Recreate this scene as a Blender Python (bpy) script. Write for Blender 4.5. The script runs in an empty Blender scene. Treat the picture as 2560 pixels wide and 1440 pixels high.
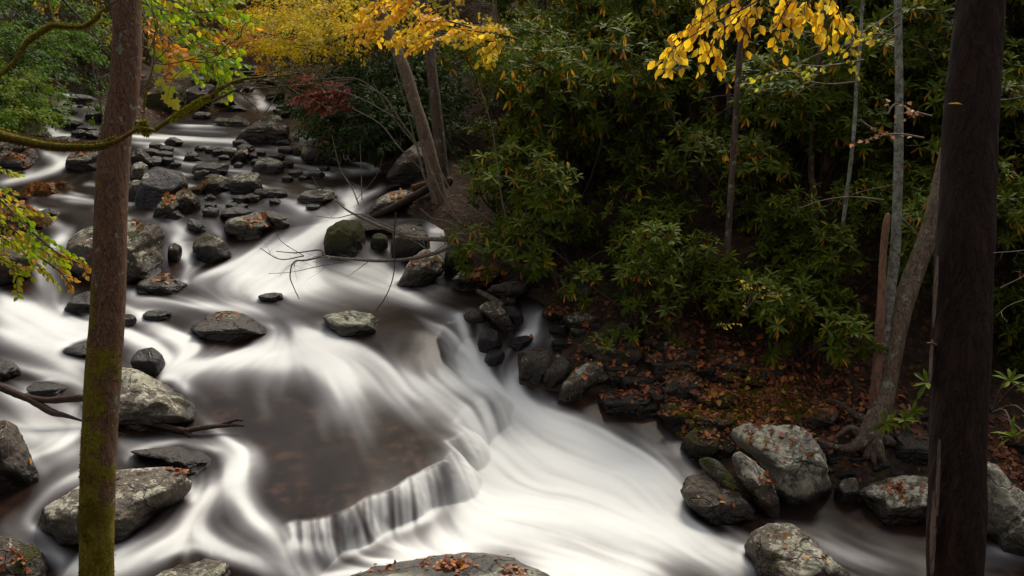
import bpy, math, random
import numpy as np
from mathutils import Vector
from mathutils.bvhtree import BVHTree
R = math.radians
random.seed(7); RNG = np.random.default_rng(7)
S = bpy.context.scene
COL = S.collection
# ------------------------------------------------------------------ camera model
F = 2217.0; CZ = 4.6; PITCH = R(17.0)
CPI, SPI = math.cos(PITCH), math.sin(PITCH)
cam_d = bpy.data.cameras.new('camera'); cam = bpy.data.objects.new('camera', cam_d); COL.objects.link(cam)
cam.location = (0, 0, CZ); cam.rotation_euler = (R(90) - PITCH, 0, 0)
cam_d.sensor_width = 36; cam_d.lens = 36 * F / 2560; cam_d.clip_end = 600; cam_d.clip_start = 0.1
S.camera = cam

def ray(u, v):
    a = (np.asarray(u, float) - 1280) / F; b = -(np.asarray(v, float) - 720) / F
    return np.stack([a, CPI + b * SPI, -SPI + b * CPI], -1)      # unit forward depth
def P(u, v, d):
    r = ray(u, v) * np.asarray(d, float)[..., None] if np.ndim(d) else ray(u, v) * d
    return r + np.array([0, 0, CZ])
def proj(p):
    p = np.asarray(p, float); x, y, z = p[..., 0], p[..., 1], p[..., 2] - CZ
    d = y * CPI - z * SPI; d = np.where(d < .05, .05, d)
    return 1280 + F * x / d, 720 - F * (y * SPI + z * CPI) / d, d
def on_z(u, v, z):
    r = ray(u, v); t = (np.asarray(z) - CZ) / r[..., 2]
    return r * t[..., None] + np.array([0, 0, CZ]) if np.ndim(t) else r * t + np.array([0, 0, CZ])

# ------------------------------------------------------------------ noise
def _h(ix, iy, iz, s):
    n = (ix * 374761393 + iy * 668265263 + iz * 2147483647 + s * 974711) & 0xffffffff
    n = ((n ^ (n >> 13)) * 1274126177) & 0xffffffff
    n = ((n ^ (n >> 16)) * 2246822519) & 0xffffffff
    return ((n ^ (n >> 15)) & 0xffff) / 65535.0
def vnoise(p, sc=1.0, seed=0, octv=1, gain=.5):
    out = 0; amp = 1; tot = 0
    for o in range(octv):
        q = np.asarray(p, float) * sc + 17.3 * o
        i = np.floor(q).astype(np.int64); f = q - i; f = f * f * (3 - 2 * f)
        r = 0
        for a in (0, 1):
            for b in (0, 1):
                for c in (0, 1):
                    w = (f[..., 0] if a else 1 - f[..., 0]) * (f[..., 1] if b else 1 - f[..., 1]) * (f[..., 2] if c else 1 - f[..., 2])
                    r = r + w * _h(i[..., 0] + a, i[..., 1] + b, i[..., 2] + c, seed + o)
        out = out + amp * (r * 2 - 1); tot += amp; amp *= gain; sc *= 2.1
    return out / tot

# ------------------------------------------------------------------ mesh + object helpers
def mesh(name, v, f, mats=(), smooth=True, midx=None, attrs=None, uv=None):
    """v Nx3, f: MxK int array or list of arrays of faces"""
    me = bpy.data.meshes.new(name)
    v = np.asarray(v, np.float32)
    fl = [np.asarray(x, np.int32) for x in (f if isinstance(f, list) else [f]) if len(x)]
    me.vertices.add(len(v)); me.vertices.foreach_set('co', v.ravel())
    nl = sum(x.size for x in fl); npoly = sum(len(x) for x in fl)
    me.loops.add(nl); me.polygons.add(npoly)
    me.loops.foreach_set('vertex_index', np.concatenate([x.ravel() for x in fl]))
    tot = np.concatenate([np.full(len(x), x.shape[1], np.int32) for x in fl])
    me.polygons.foreach_set('loop_start', np.concatenate([[0], np.cumsum(tot)[:-1]]).astype(np.int32))
    me.polygons.foreach_set('loop_total', tot)
    me.polygons.foreach_set('use_smooth', np.full(npoly, smooth))
    for m in mats: me.materials.append(m)
    if midx is not None: me.polygons.foreach_set('material_index', np.asarray(midx, np.int32))
    for k, a in (attrs or {}).items():
        at = me.attributes.new(k, 'FLOAT', 'POINT'); at.data.foreach_set('value', np.asarray(a, np.float32))
    me.update(); me.validate(verbose=False)
    return me
def link(name, me, parent=None, loc=None):
    o = bpy.data.objects.new(name, me); COL.objects.link(o)
    if parent is not None: o.parent = parent
    if loc is not None: o.location = loc
    return o
def tag(o, label=None, cat=None, group=None, kind=None):
    if label: o['label'] = label
    if cat: o['category'] = cat
    if group: o['group'] = group
    if kind: o['kind'] = kind
    return o
def thing(name, label, cat, loc=(0, 0, 0), group=None):
    return tag(link(name, None, None, loc), label, cat, group)

# ------------------------------------------------------------------ node helper
class N:
    def __init__(s, name):
        s.m = bpy.data.materials.new(name); s.m.use_nodes = True
        s.t = s.m.node_tree; s.t.nodes.clear()
        s.out = s.t.nodes.new('ShaderNodeOutputMaterial')
    def n(s, typ, **kw):
        nd = s.t.nodes.new('ShaderNode' + typ)
        for k, val in kw.items():
            if k.startswith('i_'):
                key = k[2:].replace('_', ' '); sock = nd.inputs[int(key) if key.isdigit() else key]
                s.put(sock, val)
            else: setattr(nd, k, val)
        return nd
    def put(s, sock, val):
        if isinstance(val, bpy.types.NodeSocket): s.t.links.new(val, sock)
        elif isinstance(val, bpy.types.Node): s.t.links.new(val.outputs[0], sock)
        else:
            if hasattr(sock.default_value, '__len__') and len(sock.default_value) == 4 and len(val) == 3: val = (*val, 1)
            sock.default_value = val
    def math(s, op, a, b=0., clamp=False):
        nd = s.t.nodes.new('ShaderNodeMath'); nd.operation = op; nd.use_clamp = clamp
        s.put(nd.inputs[0], a); s.put(nd.inputs[1], b); return nd.outputs[0]
    def mix(s, f, a, b, mode='MIX'):
        nd = s.t.nodes.new('ShaderNodeMix'); nd.data_type = 'RGBA'; nd.blend_type = mode
        s.put(nd.inputs[0], f); s.put(nd.inputs[6], a); s.put(nd.inputs[7], b); return nd.outputs[2]
    def ramp(s, f, stops, interp='LINEAR'):
        nd = s.t.nodes.new('ShaderNodeValToRGB'); e = nd.color_ramp.elements; nd.color_ramp.interpolation = interp
        while len(e) > 1: e.remove(e[-1])
        e[0].position = stops[0][0]; c = stops[0][1]; e[0].color = (*c, 1) if len(c) == 3 else c
        for p, c in stops[1:]:
            k = e.new(p); k.color = (*c, 1)
        s.put(nd.inputs[0], f); return nd.outputs[0]
    def sstep(s, f, a, b, lo=0., hi=1.):
        nd = s.t.nodes.new('ShaderNodeMapRange'); nd.interpolation_type = 'SMOOTHSTEP'; nd.clamp = True
        s.put(nd.inputs[0], f); s.put(nd.inputs[1], a); s.put(nd.inputs[2], b); s.put(nd.inputs[3], lo); s.put(nd.inputs[4], hi)
        return nd.outputs[0]
    def noise(s, vec, sc, det=4., rough=.55, dist=0.):
        return s.n('TexNoise', i_Vector=vec, i_Scale=sc, i_Detail=det, i_Roughness=rough, i_Distortion=dist).outputs[0]
    def attr(s, name): return s.n('Attribute', attribute_name=name).outputs['Fac']
    def done(s, sh):
        s.t.links.new(sh if isinstance(sh, bpy.types.NodeSocket) else sh.outputs[0], s.out.inputs[0]); return s.m
g3 = lambda c: (c, c, c)

# ------------------------------------------------------------------ materials
def rock_mat(name, base1, base2, lichen=.45, lcol=(.46, .43, .34), lcol2=(.30, .30, .19), moss=.2, wet_shade_line=.22, lscale=3.0):
    t = N(name)
    tc = t.n('TexCoord').outputs['Object']; oi = t.n('ObjectInfo').outputs['Random']
    off = t.math('MULTIPLY', oi, 37.0)
    vec = t.n('VectorMath', operation='ADD', i_0=tc, i_1=t.n('CombineXYZ', i_X=off, i_Y=off, i_Z=off)).outputs[0]
    nz = t.n('SeparateXYZ', i_0=t.n('NewGeometry').outputs['Normal']).outputs['Z']
    big = t.noise(vec, 2.2, 5, .6); fine = t.noise(vec, 22, 6, .65); sp_ = t.noise(vec, 70, 3, .6)
    base = t.mix(big, base1, base2)
    base = t.mix(t.sstep(fine, .3, .7, .0, .75), base, tuple(c * .38 for c in base1))
    base = t.mix(t.sstep(sp_, .56, .72, 0, .35), base, tuple(min(1, c * 2.4) for c in base2))
    h = t.attr('wl')
    # lichen: crusty patches, mostly on faces that look up
    up = t.sstep(nz, -.25, .75)
    ln = t.noise(vec, lscale, 9, .68, .3)
    ln2 = t.noise(vec, lscale * 7, 5, .7, .2)
    th = t.math('SUBTRACT', .675 - .17 * lichen, t.math('MULTIPLY', up, .075))
    lsum = t.math('ADD', t.math('MULTIPLY', ln, .62), t.math('MULTIPLY', ln2, .38))
    lm = t.sstep(t.math('SUBTRACT', lsum, th), -.008, .016)
    lm = t.math('MULTIPLY', lm, t.sstep(h, wet_shade_line * .6, wet_shade_line * 1.4))
    lc = t.mix(t.sstep(t.noise(vec, 5.5, 3), .4, .65), lcol, lcol2)
    lc = t.mix(t.sstep(fine, .35, .75, .0, .55), lc, tuple(c * .5 for c in lcol2))
    col = t.mix(t.math('MULTIPLY', lm, .9), base, lc)
    vd = t.n('VectorMath', operation='ADD', i_0=vec, i_1=t.n('VectorMath', operation='SCALE', i_0=t.n('TexNoise', i_Vector=vec, i_Scale=3.0, i_Detail=3.0).outputs['Color'], i_Scale=.55).outputs[0]).outputs[0]
    vc = t.n('TexVoronoi', feature='DISTANCE_TO_EDGE', i_Vector=vd, i_Scale=1.7).outputs[0]; crk = t.math('MAXIMUM', t.sstep(vc, .0, .022), t.sstep(t.noise(vec, 1.3, 3), .50, .40))
    col = t.mix(crk, t.mix(.6, col, (.012, .01, .008)), col)
    # orange-brown stain
    st = t.sstep(t.noise(vec, 4.3, 4, .6, .4), .58, .7, 0, .35)
    col = t.mix(st, col, (.10, .055, .028))
    # moss cushions
    mn = t.noise(vec, 2.6, 6, .62, .2)
    mm = t.sstep(t.math('ADD', mn, t.math('MULTIPLY', up, .14)), .80 - .42 * moss, .86 - .42 * moss)
    mcol = t.mix(t.noise(vec, 40, 3), (.030, .034, .006), (.085, .085, .012))
    mcol = t.mix(t.sstep(t.noise(vec, 6, 2), .45, .7), mcol, (.055, .04, .01))
    mm = t.math('MULTIPLY', mm, t.sstep(h, .02, .12))
    col = t.mix(mm, col, mcol)
    # wet band above the water, strengthened to paint in the shade on undersides
    wn = t.math('ADD', h, t.math('MULTIPLY', t.noise(vec, 5, 3), -.22))
    wet = t.sstep(wn, -.02, wet_shade_line - .02, 1., 0.)
    col = t.mix(t.math('MULTIPLY', wet, .88), col, tuple(c * .16 for c in base1))
    rough = t.math('SUBTRACT', .78, t.math('MULTIPLY', wet, .4)); rough = t.math('ADD', rough, t.math('MULTIPLY', mm, .15))
    hgt = t.math('ADD', t.math('MULTIPLY', fine, .5), t.math('MULTIPLY', big, .9))
    hgt = t.math('ADD', hgt, t.math('MULTIPLY', sp_, .16))
    hgt = t.math('ADD', hgt, t.math('ADD', t.math('MULTIPLY', lm, .12), t.math('MULTIPLY', crk, .45)))
    hgt = t.math('ADD', hgt, t.math('MULTIPLY', t.math('MULTIPLY', mm, t.noise(vec, 90, 2)), 1.2))
    bp = t.n('Bump', i_Strength=.9, i_Distance=.06, i_Height=hgt)
    return t.done(t.n('BsdfPrincipled', i_Base_Color=col, i_Roughness=rough, i_Normal=bp, i_Specular_IOR_Level=.4))
M = {}
M['rock'] = rock_mat('rock_dark_lichen', (.070, .050, .035), (.125, .096, .070), .50, moss=.18)
M['dark'] = rock_mat('rock_dark_wet', (.048, .036, .027), (.095, .073, .055), .26, moss=.16)
M['pale'] = rock_mat('rock_pale_lichen', (.16, .145, .115), (.26, .24, .20), .78, (.46, .43, .34), (.33, .32, .22), .10, .12)
M['grey'] = rock_mat('rock_grey', (.095, .074, .053), (.18, .145, .108), .62, (.45, .42, .34), (.31, .30, .21), .22, .18)
M['moss'] = rock_mat('rock_mossy', (.06, .05, .035), (.10, .085, .062), .38, moss=.82)
M['wet'] = rock_mat('rock_wet_smooth', (.04, .031, .028), (.07, .055, .048), .05, moss=.0, wet_shade_line=.8)
M['slate'] = rock_mat('rock_slate', (.062, .056, .056), (.10, .092, .096), .12, moss=.02)
M['stone'] = rock_mat('stone_bank', (.055, .044, .033), (.12, .10, .078), .45, moss=.36, wet_shade_line=.05, lscale=5)

def bark_mat(name, c1, c2, c3, moss=0., mossz=1., sx=16, sz=2.2, pale=0., lich=0., rough=.85, bumpd=.02, ck=.55):
    t = N(name)
    tc = t.n('TexCoord').outputs['Object']
    mp = t.n('Mapping', i_Vector=tc, i_Scale=(sx, sx, sz)).outputs[0]
    a = t.noise(mp, 1.0, 7, .62, .5); b = t.noise(tc, 3.0, 4); c = t.noise(mp, 4.2, 5, .6)
    rid = t.math('ABSOLUTE', t.math('SUBTRACT', a, .5)); crack = t.sstep(rid, 0, .035)
    col = t.mix(b, c1, c2); col = t.mix(t.sstep(c, .4, .7, 0, .6), col, c3)
    col = t.mix(t.math('ADD', t.math('MULTIPLY', crack, ck), 1 - ck), tuple(x * .3 for x in c1), col)
    if lich:
        lm = t.sstep(t.noise(tc, 11, 8, .7, .2), .62 - .16 * lich, .66 - .16 * lich)
        col = t.mix(lm, col, t.mix(t.noise(tc, 5, 3), (.34, .35, .29), (.17, .20, .13)))
    if pale: col = t.mix(t.sstep(t.noise(mp, .5, 4, .6), .55, .68, 0, pale), col, tuple(min(1, x * 2.2) for x in c2))
    hh = t.math('ADD', t.math('MULTIPLY', crack, .5), c)
    if moss:
        z = t.attr('mz')
        mn = t.noise(tc, 4.5, 7, .66, .3)
        mm = t.sstep(t.math('SUBTRACT', t.math('ADD', mn, t.math('MULTIPLY', z, .30)), 1.0 - .5 * moss), -.03, .06)
        mc = t.mix(t.noise(tc, 45, 4), (.07, .062, .004), (.28, .22, .012))
        mc = t.mix(t.sstep(t.noise(tc, 7, 2), .5, .7), mc, (.16, .095, .014))
        col = t.mix(mm, col, mc)
        hh = t.math('ADD', hh, t.math('MULTIPLY', mm, t.math('ADD', .5, t.math('MULTIPLY', t.noise(tc, 60, 3), 1.2))))
    bp = t.n('Bump', i_Strength=.9, i_Distance=bumpd, i_Height=hh)
    return t.done(t.n('BsdfPrincipled', i_Base_Color=col, i_Roughness=rough, i_Normal=bp, i_Specular_IOR_Level=.25))
M['bark_l'] = bark_mat('bark_maple', (.105, .050, .026), (.19, .098, .055), (.27, .17, .11), moss=.80, sx=58, sz=5, lich=.14, bumpd=.012, ck=.6)
M['bark_dead'] = bark_mat('bark_dead_snag', (.024, .011, .007), (.050, .023, .014), (.014, .009, .007), sx=30, sz=1.1, pale=.30, bumpd=.035, ck=.7)
M['bark_g'] = bark_mat('bark_grey', (.10, .068, .043), (.19, .135, .092), (.27, .21, .155), moss=.35, sx=18, sz=3, lich=.22, bumpd=.01)
M['bark_b'] = bark_mat('bark_brown', (.085, .055, .038), (.14, .095, .068), (.18, .13, .10), moss=.2, sx=20, sz=2, lich=.25, bumpd=.015)
M['bark_lich'] = bark_mat('bark_lichen', (.11, .095, .075), (.2, .18, .15), (.28, .27, .23), moss=.1, sx=14, sz=9, lich=.95, bumpd=.01)
M['bark_red'] = bark_mat('bark_reddish', (.17, .085, .05), (.25, .135, .085), (.3, .19, .13), sx=24, sz=2, bumpd=.008)
M['bark_mossy'] = bark_mat('bark_mossy_limb', (.085, .055, .032), (.17, .12, .08), (.36, .31, .25), moss=1.0, sx=20, sz=20, lich=.6, bumpd=.02)
M['twig'] = bark_mat('bark_twig', (.11, .082, .064), (.18, .14, .11), (.25, .21, .17), sx=20, sz=20, lich=.3, bumpd=.002)
M['twig_d'] = bark_mat('bark_twig_dark', (.045, .03, .024), (.075, .052, .04), (.09, .065, .05), sx=20, sz=20, bumpd=.004)
M['log'] = bark_mat('rotten_wood', (.15, .065, .035), (.22, .105, .06), (.06, .04, .03), sx=3, sz=25, bumpd=.02)
M['log_d'] = bark_mat('wet_wood', (.036, .019, .013), (.06, .034, .024), (.09, .055, .04), sx=18, sz=18, bumpd=.006)

def leaf_mat(name, stops, trans=.42, rough=.5, spec=.35):
    t = N(name); r = t.attr('rnd')
    col = t.ramp(r, stops)
    tc = t.n('TexCoord').outputs['Object']
    col = t.mix(t.sstep(t.noise(tc, 3.0, 2), .3, .7, 0, .25), col, t.mix(.5, col, (.0, .0, .0)))
    col = t.mix(t.sstep(t.noise(tc, 55, 3, .7), .55, .72, 0, .45), col, t.mix(.6, col, (.09, .03, .0)))
    p = t.n('BsdfPrincipled', i_Base_Color=col, i_Roughness=rough, i_Specular_IOR_Level=spec)
    tr = t.n('BsdfTranslucent', i_Color=col)
    return t.done(t.n('MixShader', i_0=trans, i_1=p, i_2=tr))
M['lf_yellow'] = leaf_mat('leaves_golden_yellow', [(0, (.85, .36, .012)), (.35, (.95, .56, .02)), (.8, (.96, .68, .04)), (1, (.85, .72, .09))], .6)
M['lf_yellow2'] = leaf_mat('leaves_yellow', [(0, (.85, .38, .015)), (.3, (.92, .56, .025)), (.7, (.86, .64, .04)), (1, (.66, .62, .03))], .6)
M['lf_lime'] = leaf_mat('leaves_lime', [(0, (.80, .28, .02)), (.2, (.74, .36, .02)), (.3, (.46, .46, .015)), (.65, (.26, .42, .008)), (1, (.16, .32, .01))], .6)
M['lf_olive'] = leaf_mat('leaves_olive_yellow', [(0, (.80, .36, .02)), (.3, (.72, .50, .02)), (.7, (.58, .52, .025)), (1, (.36, .42, .015))], .6)
M['lf_orange'] = leaf_mat('leaves_orange', [(0, (.70, .20, .02)), (.5, (.80, .30, .02)), (1, (.72, .42, .04))], .5)
M['lf_red'] = leaf_mat('leaves_rust_red', [(0, (.24, .05, .03)), (1, (.36, .10, .055))], .4)
M['lf_green'] = leaf_mat('leaves_green', [(0, (.055, .12, .012)), (.6, (.11, .20, .015)), (1, (.22, .26, .02))], .4, .6, .12)
M['lf_dkgreen'] = leaf_mat('leaves_dark_green', [(0, (.024, .050, .014)), (.7, (.045, .08, .016)), (1, (.085, .11, .016))], .3, .6, .12)
M['lf_rhodo'] = leaf_mat('rhododendron_leaf', [(0, (.042, .066, .007)), (.5, (.085, .125, .010)), (.85, (.17, .18, .012)), (1, (.34, .25, .02))], .32, .55, .08)
M['lf_drop'] = leaf_mat('rhododendron_old_leaf', [(0, (.60, .22, .02)), (.6, (.75, .36, .03)), (1, (.60, .42, .04))], .45)
M['lf_fallen'] = leaf_mat('fallen_leaf', [(0, (.10, .03, .012)), (.35, (.20, .055, .02)), (.62, (.38, .11, .025)), (.85, (.50, .20, .035)), (1, (.55, .34, .08))], .15, .6)
M['lf_maple'] = leaf_mat('maple_leaf', [(0, (.30, .24, .02)), (.5, (.22, .24, .02)), (1, (.34, .30, .03))], .5)
M['lf_pink'] = leaf_mat('leaves_salmon', [(0, (.50, .17, .08)), (1, (.60, .30, .14))], .4)

def ground_mat():
    t = N('forest_floor'); tc = t.n('TexCoord').outputs['Object']
    a = t.noise(tc, 1.2, 6, .6); b = t.noise(tc, 14, 6, .7)
    vo = t.n('TexVoronoi', i_Vector=tc, i_Scale=13.0); vc = t.n('SeparateColor', i_0=vo.outputs['Color']).outputs[0]
    lit = t.ramp(vc, [(0, (.035, .02, .012)), (.5, (.06, .032, .018)), (.8, (.10, .045, .02)), (1, (.16, .075, .025))])
    col = t.mix(t.sstep(b, .35, .65), (.018, .013, .009), lit)
    mm = t.sstep(t.noise(tc, 1.7, 6, .62), .60, .68)
    col = t.mix(mm, col, t.mix(t.noise(tc, 40, 3), (.025, .028, .006), (.07, .07, .012)))
    dist = t.attr('bank')       # streambed gravel under and beside the water
    col = t.mix(t.sstep(dist, -.1, .25), t.mix(b, (.03, .02, .013), (.075, .05, .034)), col)
    bp = t.n('Bump', i_Strength=1.0, i_Distance=.05, i_Height=t.math('ADD', b, t.math('MULTIPLY', vo.outputs[0], .5)))
    return t.done(t.n('BsdfPrincipled', i_Base_Color=col, i_Roughness=.85, i_Normal=bp, i_Specular_IOR_Level=.2))
M['ground'] = ground_mat()

def water_mat():
    t = N('silky_water'); tc = t.n('TexCoord').outputs['Object']
    f = t.attr('foam'); br = t.attr('bed')
    n1 = t.noise(tc, 1.1, 4, .6); n2 = t.noise(tc, 5, 5, .6)
    dark = t.mix(n1, (.006, .0035, .0032), (.017, .009, .0065))
    dark = t.mix(t.math('MULTIPLY', br, t.math('MULTIPLY', t.sstep(n2, .4, .65, .0, 1.), t.sstep(t.n('TexVoronoi', i_Vector=tc, i_Scale=4.5).outputs[0], .75, .2, .25, 1.))), dark, (.060, .030, .016))
    veil = t.n('BsdfDiffuse', i_Color=t.mix(t.sstep(f, .3, .9), (.48, .465, .475), (.75, .75, .73)), i_Roughness=0.)
    wat = t.n('BsdfPrincipled', i_Base_Color=dark, i_Roughness=.30, i_IOR=1.33, i_Specular_IOR_Level=.26)
    return t.done(t.n('MixShader', i_0=f, i_1=wat, i_2=veil))
M['water'] = water_mat()
# ------------------------------------------------------------------ the stream: heights, banks, flow, foam
HI = [(480,960,.80),(600,1000,.74),(800,950,.76),(900,1100,.66),(1050,1050,.66),(1100,950,.74),(700,1200,.62),(850,1240,.60),(1000,1200,.6),(1110,1110,.62),(1190,960,.7),(560,1250,.58),(400,1120,.62),(250,1100,.66),(100,1100,.68),(50,1250,.56),(150,1220,.6),(-150,1200,.6),
(700,860,.9),(500,870,.92),(350,880,.88),(200,900,.85),(30,880,.88),(-150,880,.9),(950,760,1.02),(1050,820,1.0),(1150,760,1.02),(1250,760,1.05),(1350,780,1.0),(800,730,1.05),(600,750,1.02),(400,760,1.0),(200,780,1.0),(30,760,1.05),(-150,740,1.1),(500,690,1.1),(900,680,1.08),(1000,850,.95),
(100,640,1.3),(150,600,1.45),(450,640,1.2),(650,640,1.2),(780,600,1.35),(900,520,1.62),(850,560,1.5),(720,520,1.6),(600,600,1.3),(430,560,1.5),(300,540,1.55),(150,530,1.6),(800,500,1.66),(1080,570,1.5),(1100,650,1.12),(1060,530,1.62),
(700,450,1.75),(900,440,1.75),(1000,450,1.75),(500,470,1.7),(200,480,1.65),(50,440,1.75),(-150,450,1.8),(100,400,1.92),(180,350,2.1),(130,320,2.25),(200,280,2.5),(180,235,2.75),
(600,390,1.85),(800,380,1.85),(860,400,1.8),(400,350,2.0),(600,350,2.0),(760,345,2.0),(500,330,2.1),(770,310,2.15),(600,280,2.18),(740,285,2.18),(450,310,2.15),
(650,262,2.22),(640,238,2.42),(600,215,2.52),(680,190,2.66),(640,175,2.8),(620,160,2.95),(1700,560,1.2),(2400,700,.9)]
LO = [(760,1400,.3),(900,1400,.3),(1080,1300,.3),(1200,1240,.3),(1230,1100,.36),(1300,1000,.45),(1250,930,.6),(1400,1050,.38),(1600,1150,.25),(1400,1350,.25),(1700,1300,.18),(1850,1430,.1),(2300,1420,.02),(2500,1430,0),(2150,1250,.1),(600,1380,.33),(450,1400,.33),(200,1400,.34),(-100,1420,.36),(1300,900,.72),(1350,830,.9),(1220,840,.85),(1280,860,.8),(2900,1300,-.1)]
LIP = [(-400,1320),(-100,1330),(100,1330),(250,1375),(380,1370),(480,1335),(560,1310),(630,1335),(700,1318),(745,1300),(775,1306),(880,1268),(905,1245),(960,1230),(1000,1210),(1060,1175),(1125,1150),(1105,1100),(1150,1085),(1130,1045),(1205,985),(1190,935),(1130,890),(1085,830),(1150,785),(1330,765),(1500,700)]
def az_s(x, y): return np.arctan2(x, y), np.log(np.hypot(x, y))
class TPS:
    def __init__(s, pts, lam=.002):
        p = np.array([(u, v) for u, v, z in pts], float); z = np.array([q[2] for q in pts])
        w = on_z(p[:, 0], p[:, 1], z); a, l = az_s(w[:, 0], w[:, 1]); s.q = np.stack([a, l], 1)
        n = len(z); d = np.hypot(*(s.q[:, None] - s.q[None]).transpose(2, 0, 1)); K = s.k(d) + lam * np.eye(n)
        A = np.zeros((n + 3, n + 3)); A[:n, :n] = K; Q = np.c_[np.ones(n), s.q]; A[:n, n:] = Q; A[n:, :n] = Q.T
        s.c = np.linalg.solve(A, np.r_[z, 0, 0, 0]); s.lo, s.hi = z.min() - .1, z.max() + .3
        s.ga, s.gl = np.linspace(-.85, .85, 240), np.linspace(1.2, 3.7, 300); a, l = np.meshgrid(s.ga, s.gl); s.G = s.ev(a, l)
    def k(s, d): return np.where(d > 1e-9, d * d * np.log(np.maximum(d, 1e-9)), 0)
    def __call__(s, a, l):
        a, l = np.asarray(a, float), np.asarray(l, float)
        j = np.clip((a + .85) / 1.7 * 239, 0, 238.999); i = np.clip((l - 1.2) / 2.5 * 299, 0, 298.999); i0, j0 = i.astype(int), j.astype(int); fi, fj = i - i0, j - j0; G = s.G
        return G[i0, j0] * (1 - fi) * (1 - fj) + G[i0 + 1, j0] * fi * (1 - fj) + G[i0, j0 + 1] * (1 - fi) * fj + G[i0 + 1, j0 + 1] * fi * fj
    def ev(s, a, l):
        sh = a.shape; a = np.clip(a.ravel(), -.85, .85); l = np.clip(l.ravel(), 1.2, 3.7); o = s.c[-3] + s.c[-2] * a + s.c[-1] * l
        for i, (qa, ql) in enumerate(s.q): o = o + s.c[i] * s.k(np.sqrt((a - qa) ** 2 + (l - ql) ** 2))
        return np.clip(o, s.lo, s.hi).reshape(sh)
tHI, tLO = TPS(HI), TPS(LO, .004)
lipw = on_z(np.array([p[0] for p in LIP], float), np.array([p[1] for p in LIP], float), tHI(*az_s(*on_z(np.array([p[0] for p in LIP], float), np.array([p[1] for p in LIP], float), .65).T[:2])))[:, :2]
def _cr(p, m):
    q = np.r_[[2 * p[0] - p[1]], p, [2 * p[-1] - p[-2]]]; t = np.linspace(0, len(p) - 1.0001, m); i = t.astype(int); f = (t - i)[:, None]; a, b, c, d = q[i], q[i + 1], q[i + 2], q[i + 3]
    return .5 * (2 * b + (c - a) * f + (2 * a - 5 * b + 4 * c - d) * f * f + (3 * b - a - 3 * c + d) * f ** 3)
lipw = _cr(lipw, 44)
far_loop = np.array([(9, 14), (9, 45), (-30, 45), (-30, lipw[0][1])])
hi_poly = np.r_[lipw, far_loop]
def seg_dist(x, y, poly, closed=False):
    d = np.full(x.shape, 1e9); n = len(poly)
    for i in range(n if closed else n - 1):
        ax, ay = poly[i]; bx, by = poly[(i + 1) % n]; dx, dy = bx - ax, by - ay
        t = np.clip(((x - ax) * dx + (y - ay) * dy) / (dx * dx + dy * dy + 1e-12), 0, 1)
        d = np.minimum(d, (x - ax - t * dx) ** 2 + (y - ay - t * dy) ** 2)
    return np.sqrt(d)
def inside(x, y, poly):
    r = np.zeros(x.shape, bool); n = len(poly)
    for i in range(n):
        ax, ay = poly[i]; bx, by = poly[(i + 1) % n]
        if ay == by: continue
        c = (ay > y) != (by > y); r ^= c & (x < (bx - ax) * (y - ay) / (by - ay) + ax)
    return r
def zwater(x, y, rough=True):
    a, l = az_s(x, y); hi = tHI(a, l); lo = tLO(a, l)
    sd = seg_dist(x, y, lipw); sd = np.where(inside(x, y, hi_poly), -sd, sd)
    p3 = np.stack([x, y, np.zeros_like(x)], -1)
    if rough: sd = sd + .005 * vnoise(p3, 24, 3, 2) + .03 * vnoise(p3, 4, 5, 2)
    soft = np.clip((-.215 - a) / .06, 0, 1)
    upr = np.clip((a + .10) / .06, 0, 1); t = np.clip((sd + .1 * soft) / (.20 + .55 * soft + .13 * upr + .09 * vnoise(p3, 2.4, 61, 2)), 0, 1); w = t * t
    lo = np.minimum(lo, hi)
    z = hi * (1 - w) + lo * w
    # soft mounds of moving water
    m = np.clip((10 - np.hypot(x, y)) / 4, 0, 1)
    z = z + .025 * vnoise(p3, 1.6, 9, 2)
    return z, sd
# banks: outline of the stream on the plan
BK = [((620,160,2.95)),((560,200,2.55)),((500,225,2.45)),((440,305,2.15)),((330,335,2.05)),((275,320,2.15)),((262,262,2.6)),((245,228,2.75)),((130,225,2.8)),((150,262,2.6)),((95,325,2.2)),((0,335,2.1)),((-300,380,1.9))]
BR = [((2900,1180,-.05)),((2470,1330,.0)),((2330,1240,.1)),((2080,1225,.12)),((1900,1230,.15)),((1720,1130,.2)),((1600,1020,.35)),((1420,1000,.42)),((1300,960,.55)),((1290,890,.7)),((1400,860,.9)),((1430,800,1.0)),((1340,750,1.02)),((1180,700,1.05)),((1140,620,1.4)),((1110,560,1.55)),((1000,520,1.65)),((1010,470,1.75)),((960,430,1.75)),((900,395,1.8)),((860,350,2.0)),((830,300,2.15)),((770,245,2.4)),((700,205,2.6)),((670,160,2.95))]
def pw(L): return [tuple(on_z(float(u), float(v), z)[:2]) for u, v, z in L]
bank_poly = np.array(pw(BK) + [(-16, 13), (-22, 4.2), (-5, 4.4), (5, 4.5), (22, 2.5), (22, 6.2)] + pw(BR))
ISL = [(100,482,1.66,.5,.28,.16),(150,470,1.68,.45,.2,.10),(100,560,1.5,.28,.3,.14),(385,280,2.2,2.0,1.0,.7),(455,255,2.4,1.6,1.5,.9),(20,580,1.4,.9,.5,.3),(40,400,1.9,.5,.4,.12),(560,200,2.5,.8,1.5,.4)]
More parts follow.
